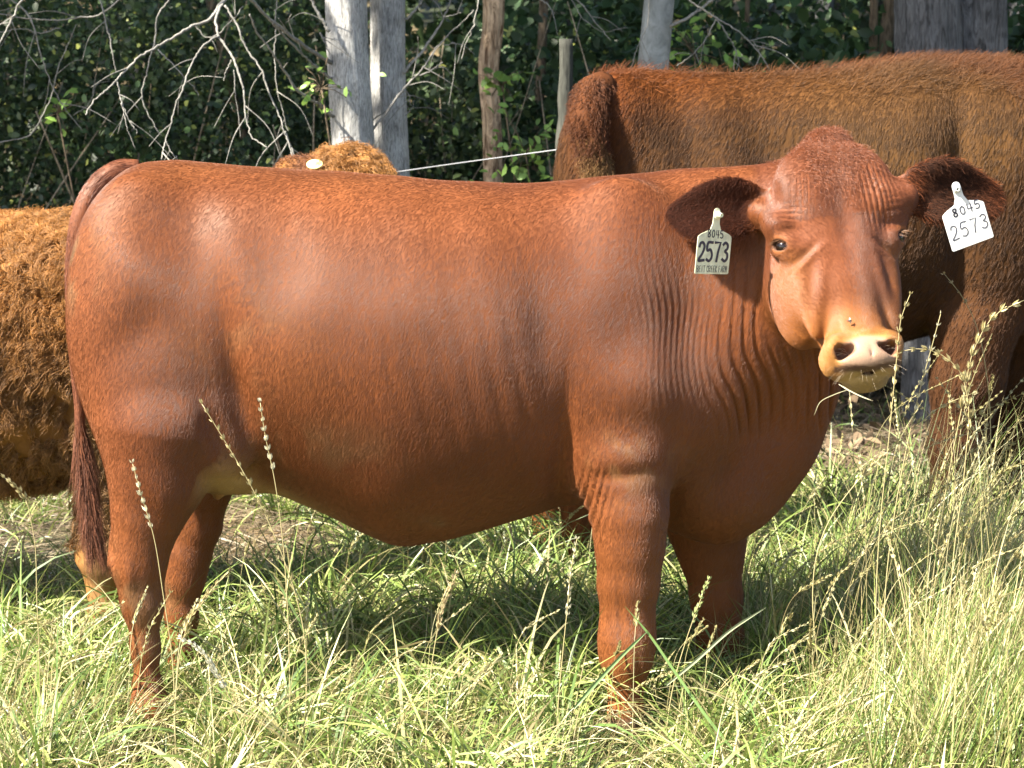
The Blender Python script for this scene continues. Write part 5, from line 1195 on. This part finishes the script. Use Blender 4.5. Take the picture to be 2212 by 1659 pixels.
    # folded green grass blade across the near foreleg, and straws from the mouth
    def strip(name, lab, pts, y, w, col, cat='grass blade'):
        p = spline([P(a, b, yy) for (a, b), yy in zip(pts, y)], 30); T = np.gradient(p, axis=0); T /= np.linalg.norm(T, axis=1, keepdims=True)
        nn = np.cross(T, np.array([.3, 1, .2])); nn /= np.linalg.norm(nn, axis=1, keepdims=True); ww = np.interp(np.linspace(0, 1, 30), [0, .2, .8, 1], [.5, 1, .8, .1])[:, None]*w/2
        mid = p+np.array([0, w*.25, 0])
        V = np.stack([p-nn*ww, mid, p+nn*ww], 1).reshape(-1, 3); i = np.arange(29)*3
        Q = np.concatenate([np.stack([i, i+1, i+4, i+3], 1), np.stack([i+1, i+2, i+5, i+4], 1)])
        tag(link(name, np_mesh(name, V, Q, np.tile(col, (len(V), 1))), gm), lab, cat)
    strip('grass_strand', 'green blade folded over at its tip across the heifer\'s near foreleg', [(1240, 1530), (1300, 1462), (1360, 1400), (1400, 1362)], [-.62, -.60, -.58, -.56], .008, (.15, .23, .08))
    strip('grass_strand', 'long green blade running from the near knee down to the right', [(1600, 1640), (1533, 1557), (1450, 1440), (1400, 1368), (1350, 1310)], [-.62, -.60, -.57, -.56, -.56], .007, (.15, .24, .075))
    strip('grass_strand', 'pale blade slanting up to the right in front of the far foreleg', [(1440, 1480), (1500, 1430), (1580, 1360), (1655, 1312)], [-.5, -.48, -.46, -.44], .007, (.32, .35, .20))
    strip('straw', 'dry straw sticking out from under the heifer\'s lip', [(1812, 830), (1832, 842), (1858, 855), (1886, 866)], [-.49, -.50, -.51, -.52], .003, (.5, .46, .30), 'straw')
    strip('straw', 'thin curved straw trailing down from the heifer\'s chin', [(1830, 842), (1802, 852), (1772, 868), (1758, 898)], [-.50, -.49, -.48, -.47], .002, (.47, .43, .26), 'straw')
def build_tags_and_fly(HD):
    face1 = plain('tag_dirty_white', (.66, .66, .46), .5, var=.35, vscale=55); face2 = plain('tag_white', (.60, .60, .58), .35, var=.04)
    ink = plain('marker_ink', (.030, .028, .045), .5); pen = plain('pen_ink', (.03, .03, .05), .5); pr = plain('printed_ink', (.10, .10, .09), .6)
    pinm = plain('tag_button', (.70, .70, .48), .45)
    out = tag_outline(.0088, .0455, -.121, .006, -.040)
    t1 = [('number', strokes('8045', -.0200, -.046, .0078, .0150, .0034, .0024, slant=-.02, wob=.10, seed=2)),
          ('number', strokes('2573', -.0400, -.094, .0158, .038, .0052, .0058)),
          ('farm_name', strokes('BENT CREEK FARM', -.0410, -.1165, .0041, .0125, .00175, .0014, seed=1))]
    ear_tag('yellowed ear tag with bold black 2573 and a farm name, on the heifer\'s dark ear', P(1549, 465, -.365), (.80, .57, -.06), (.02, -.05, 1), out, t1, face1, {'number': ink, 'farm_name': pr}, np.array([.004, 0, .001]), pinm)
    t2 = [('number', strokes('8045', -.0230, -.054, .0105, .0165, .0055, .0021, wob=.10, seed=5)), ('marker_digit', strokes('8', -.0225, -.054, .0090, .0160, 0, .0030, wob=.08, seed=6)),
          ('number', strokes('2573', -.0385, -.098, .0150, .0290, .0065, .0021, slant=.04, wob=.05, seed=8))]
    ear_tag('clean white ear tag with thin handwritten 2573, tilted on the heifer\'s outstretched ear', P(2067, 408, -.400), (.935, .10, .335), (-.32, -.10, .93), out, t2, face2, {'number': pen, 'marker_digit': ink}, np.array([-.001, 0, 0]), plain('tag_button_white', (.55, .56, .52), .4))
    for px, py, y, u, lab in ():
        pass
    # dark hollow of each pin
    # fly on the nose
    import bmesh
    o = P(1836, 693, -.466); root = tag(empty('fly', o), 'small fly sitting on the bridge of the heifer\'s nose', 'fly')
    def ell(name, c, r, mt):
        bm = bmesh.new(); bmesh.ops.create_uvsphere(bm, u_segments=12, v_segments=8, radius=1); bmesh.ops.scale(bm, verts=bm.verts, vec=r); bmesh.ops.translate(bm, verts=bm.verts, vec=o+np.array(c))
        me = bpy.data.meshes.new(name); bm.to_mesh(me); bm.free(); link(name, me, mt, root)
    dk = plain('fly_black', (.02, .018, .015), .3)
    ell('body', (0, 0, 0), (.0042, .0022, .0020), dk); ell('head', (-.0048, -.0005, .0003), (.0016, .0016, .0016), plain('fly_head', (.10, .03, .02), .4))
    V, Q, K = leaves(np.array([[o[0]-.001, o[1]-.002, o[2]+.001], [o[0]-.001, o[1]-.002, o[2]+.001]]), np.array([.008, .008]), (0, -1, 1), np.tile([.20, .19, .16], (2, 1)), 3, aspect=.4)
    link('wing', np_mesh('wing', V, Q, K), leafy('fly_wing', .3, .4), root)
# ------------------------------------------------------------------ build
NCOAT, NBIG, NWOOL = 560000, 250000, 125000
SLEEK_P = False
build_ground()
build_trees()
build_woods()
HD = build_heifer()
build_big_cow()
build_woolly_cow()
build_tags_and_fly(HD)
build_meadow()
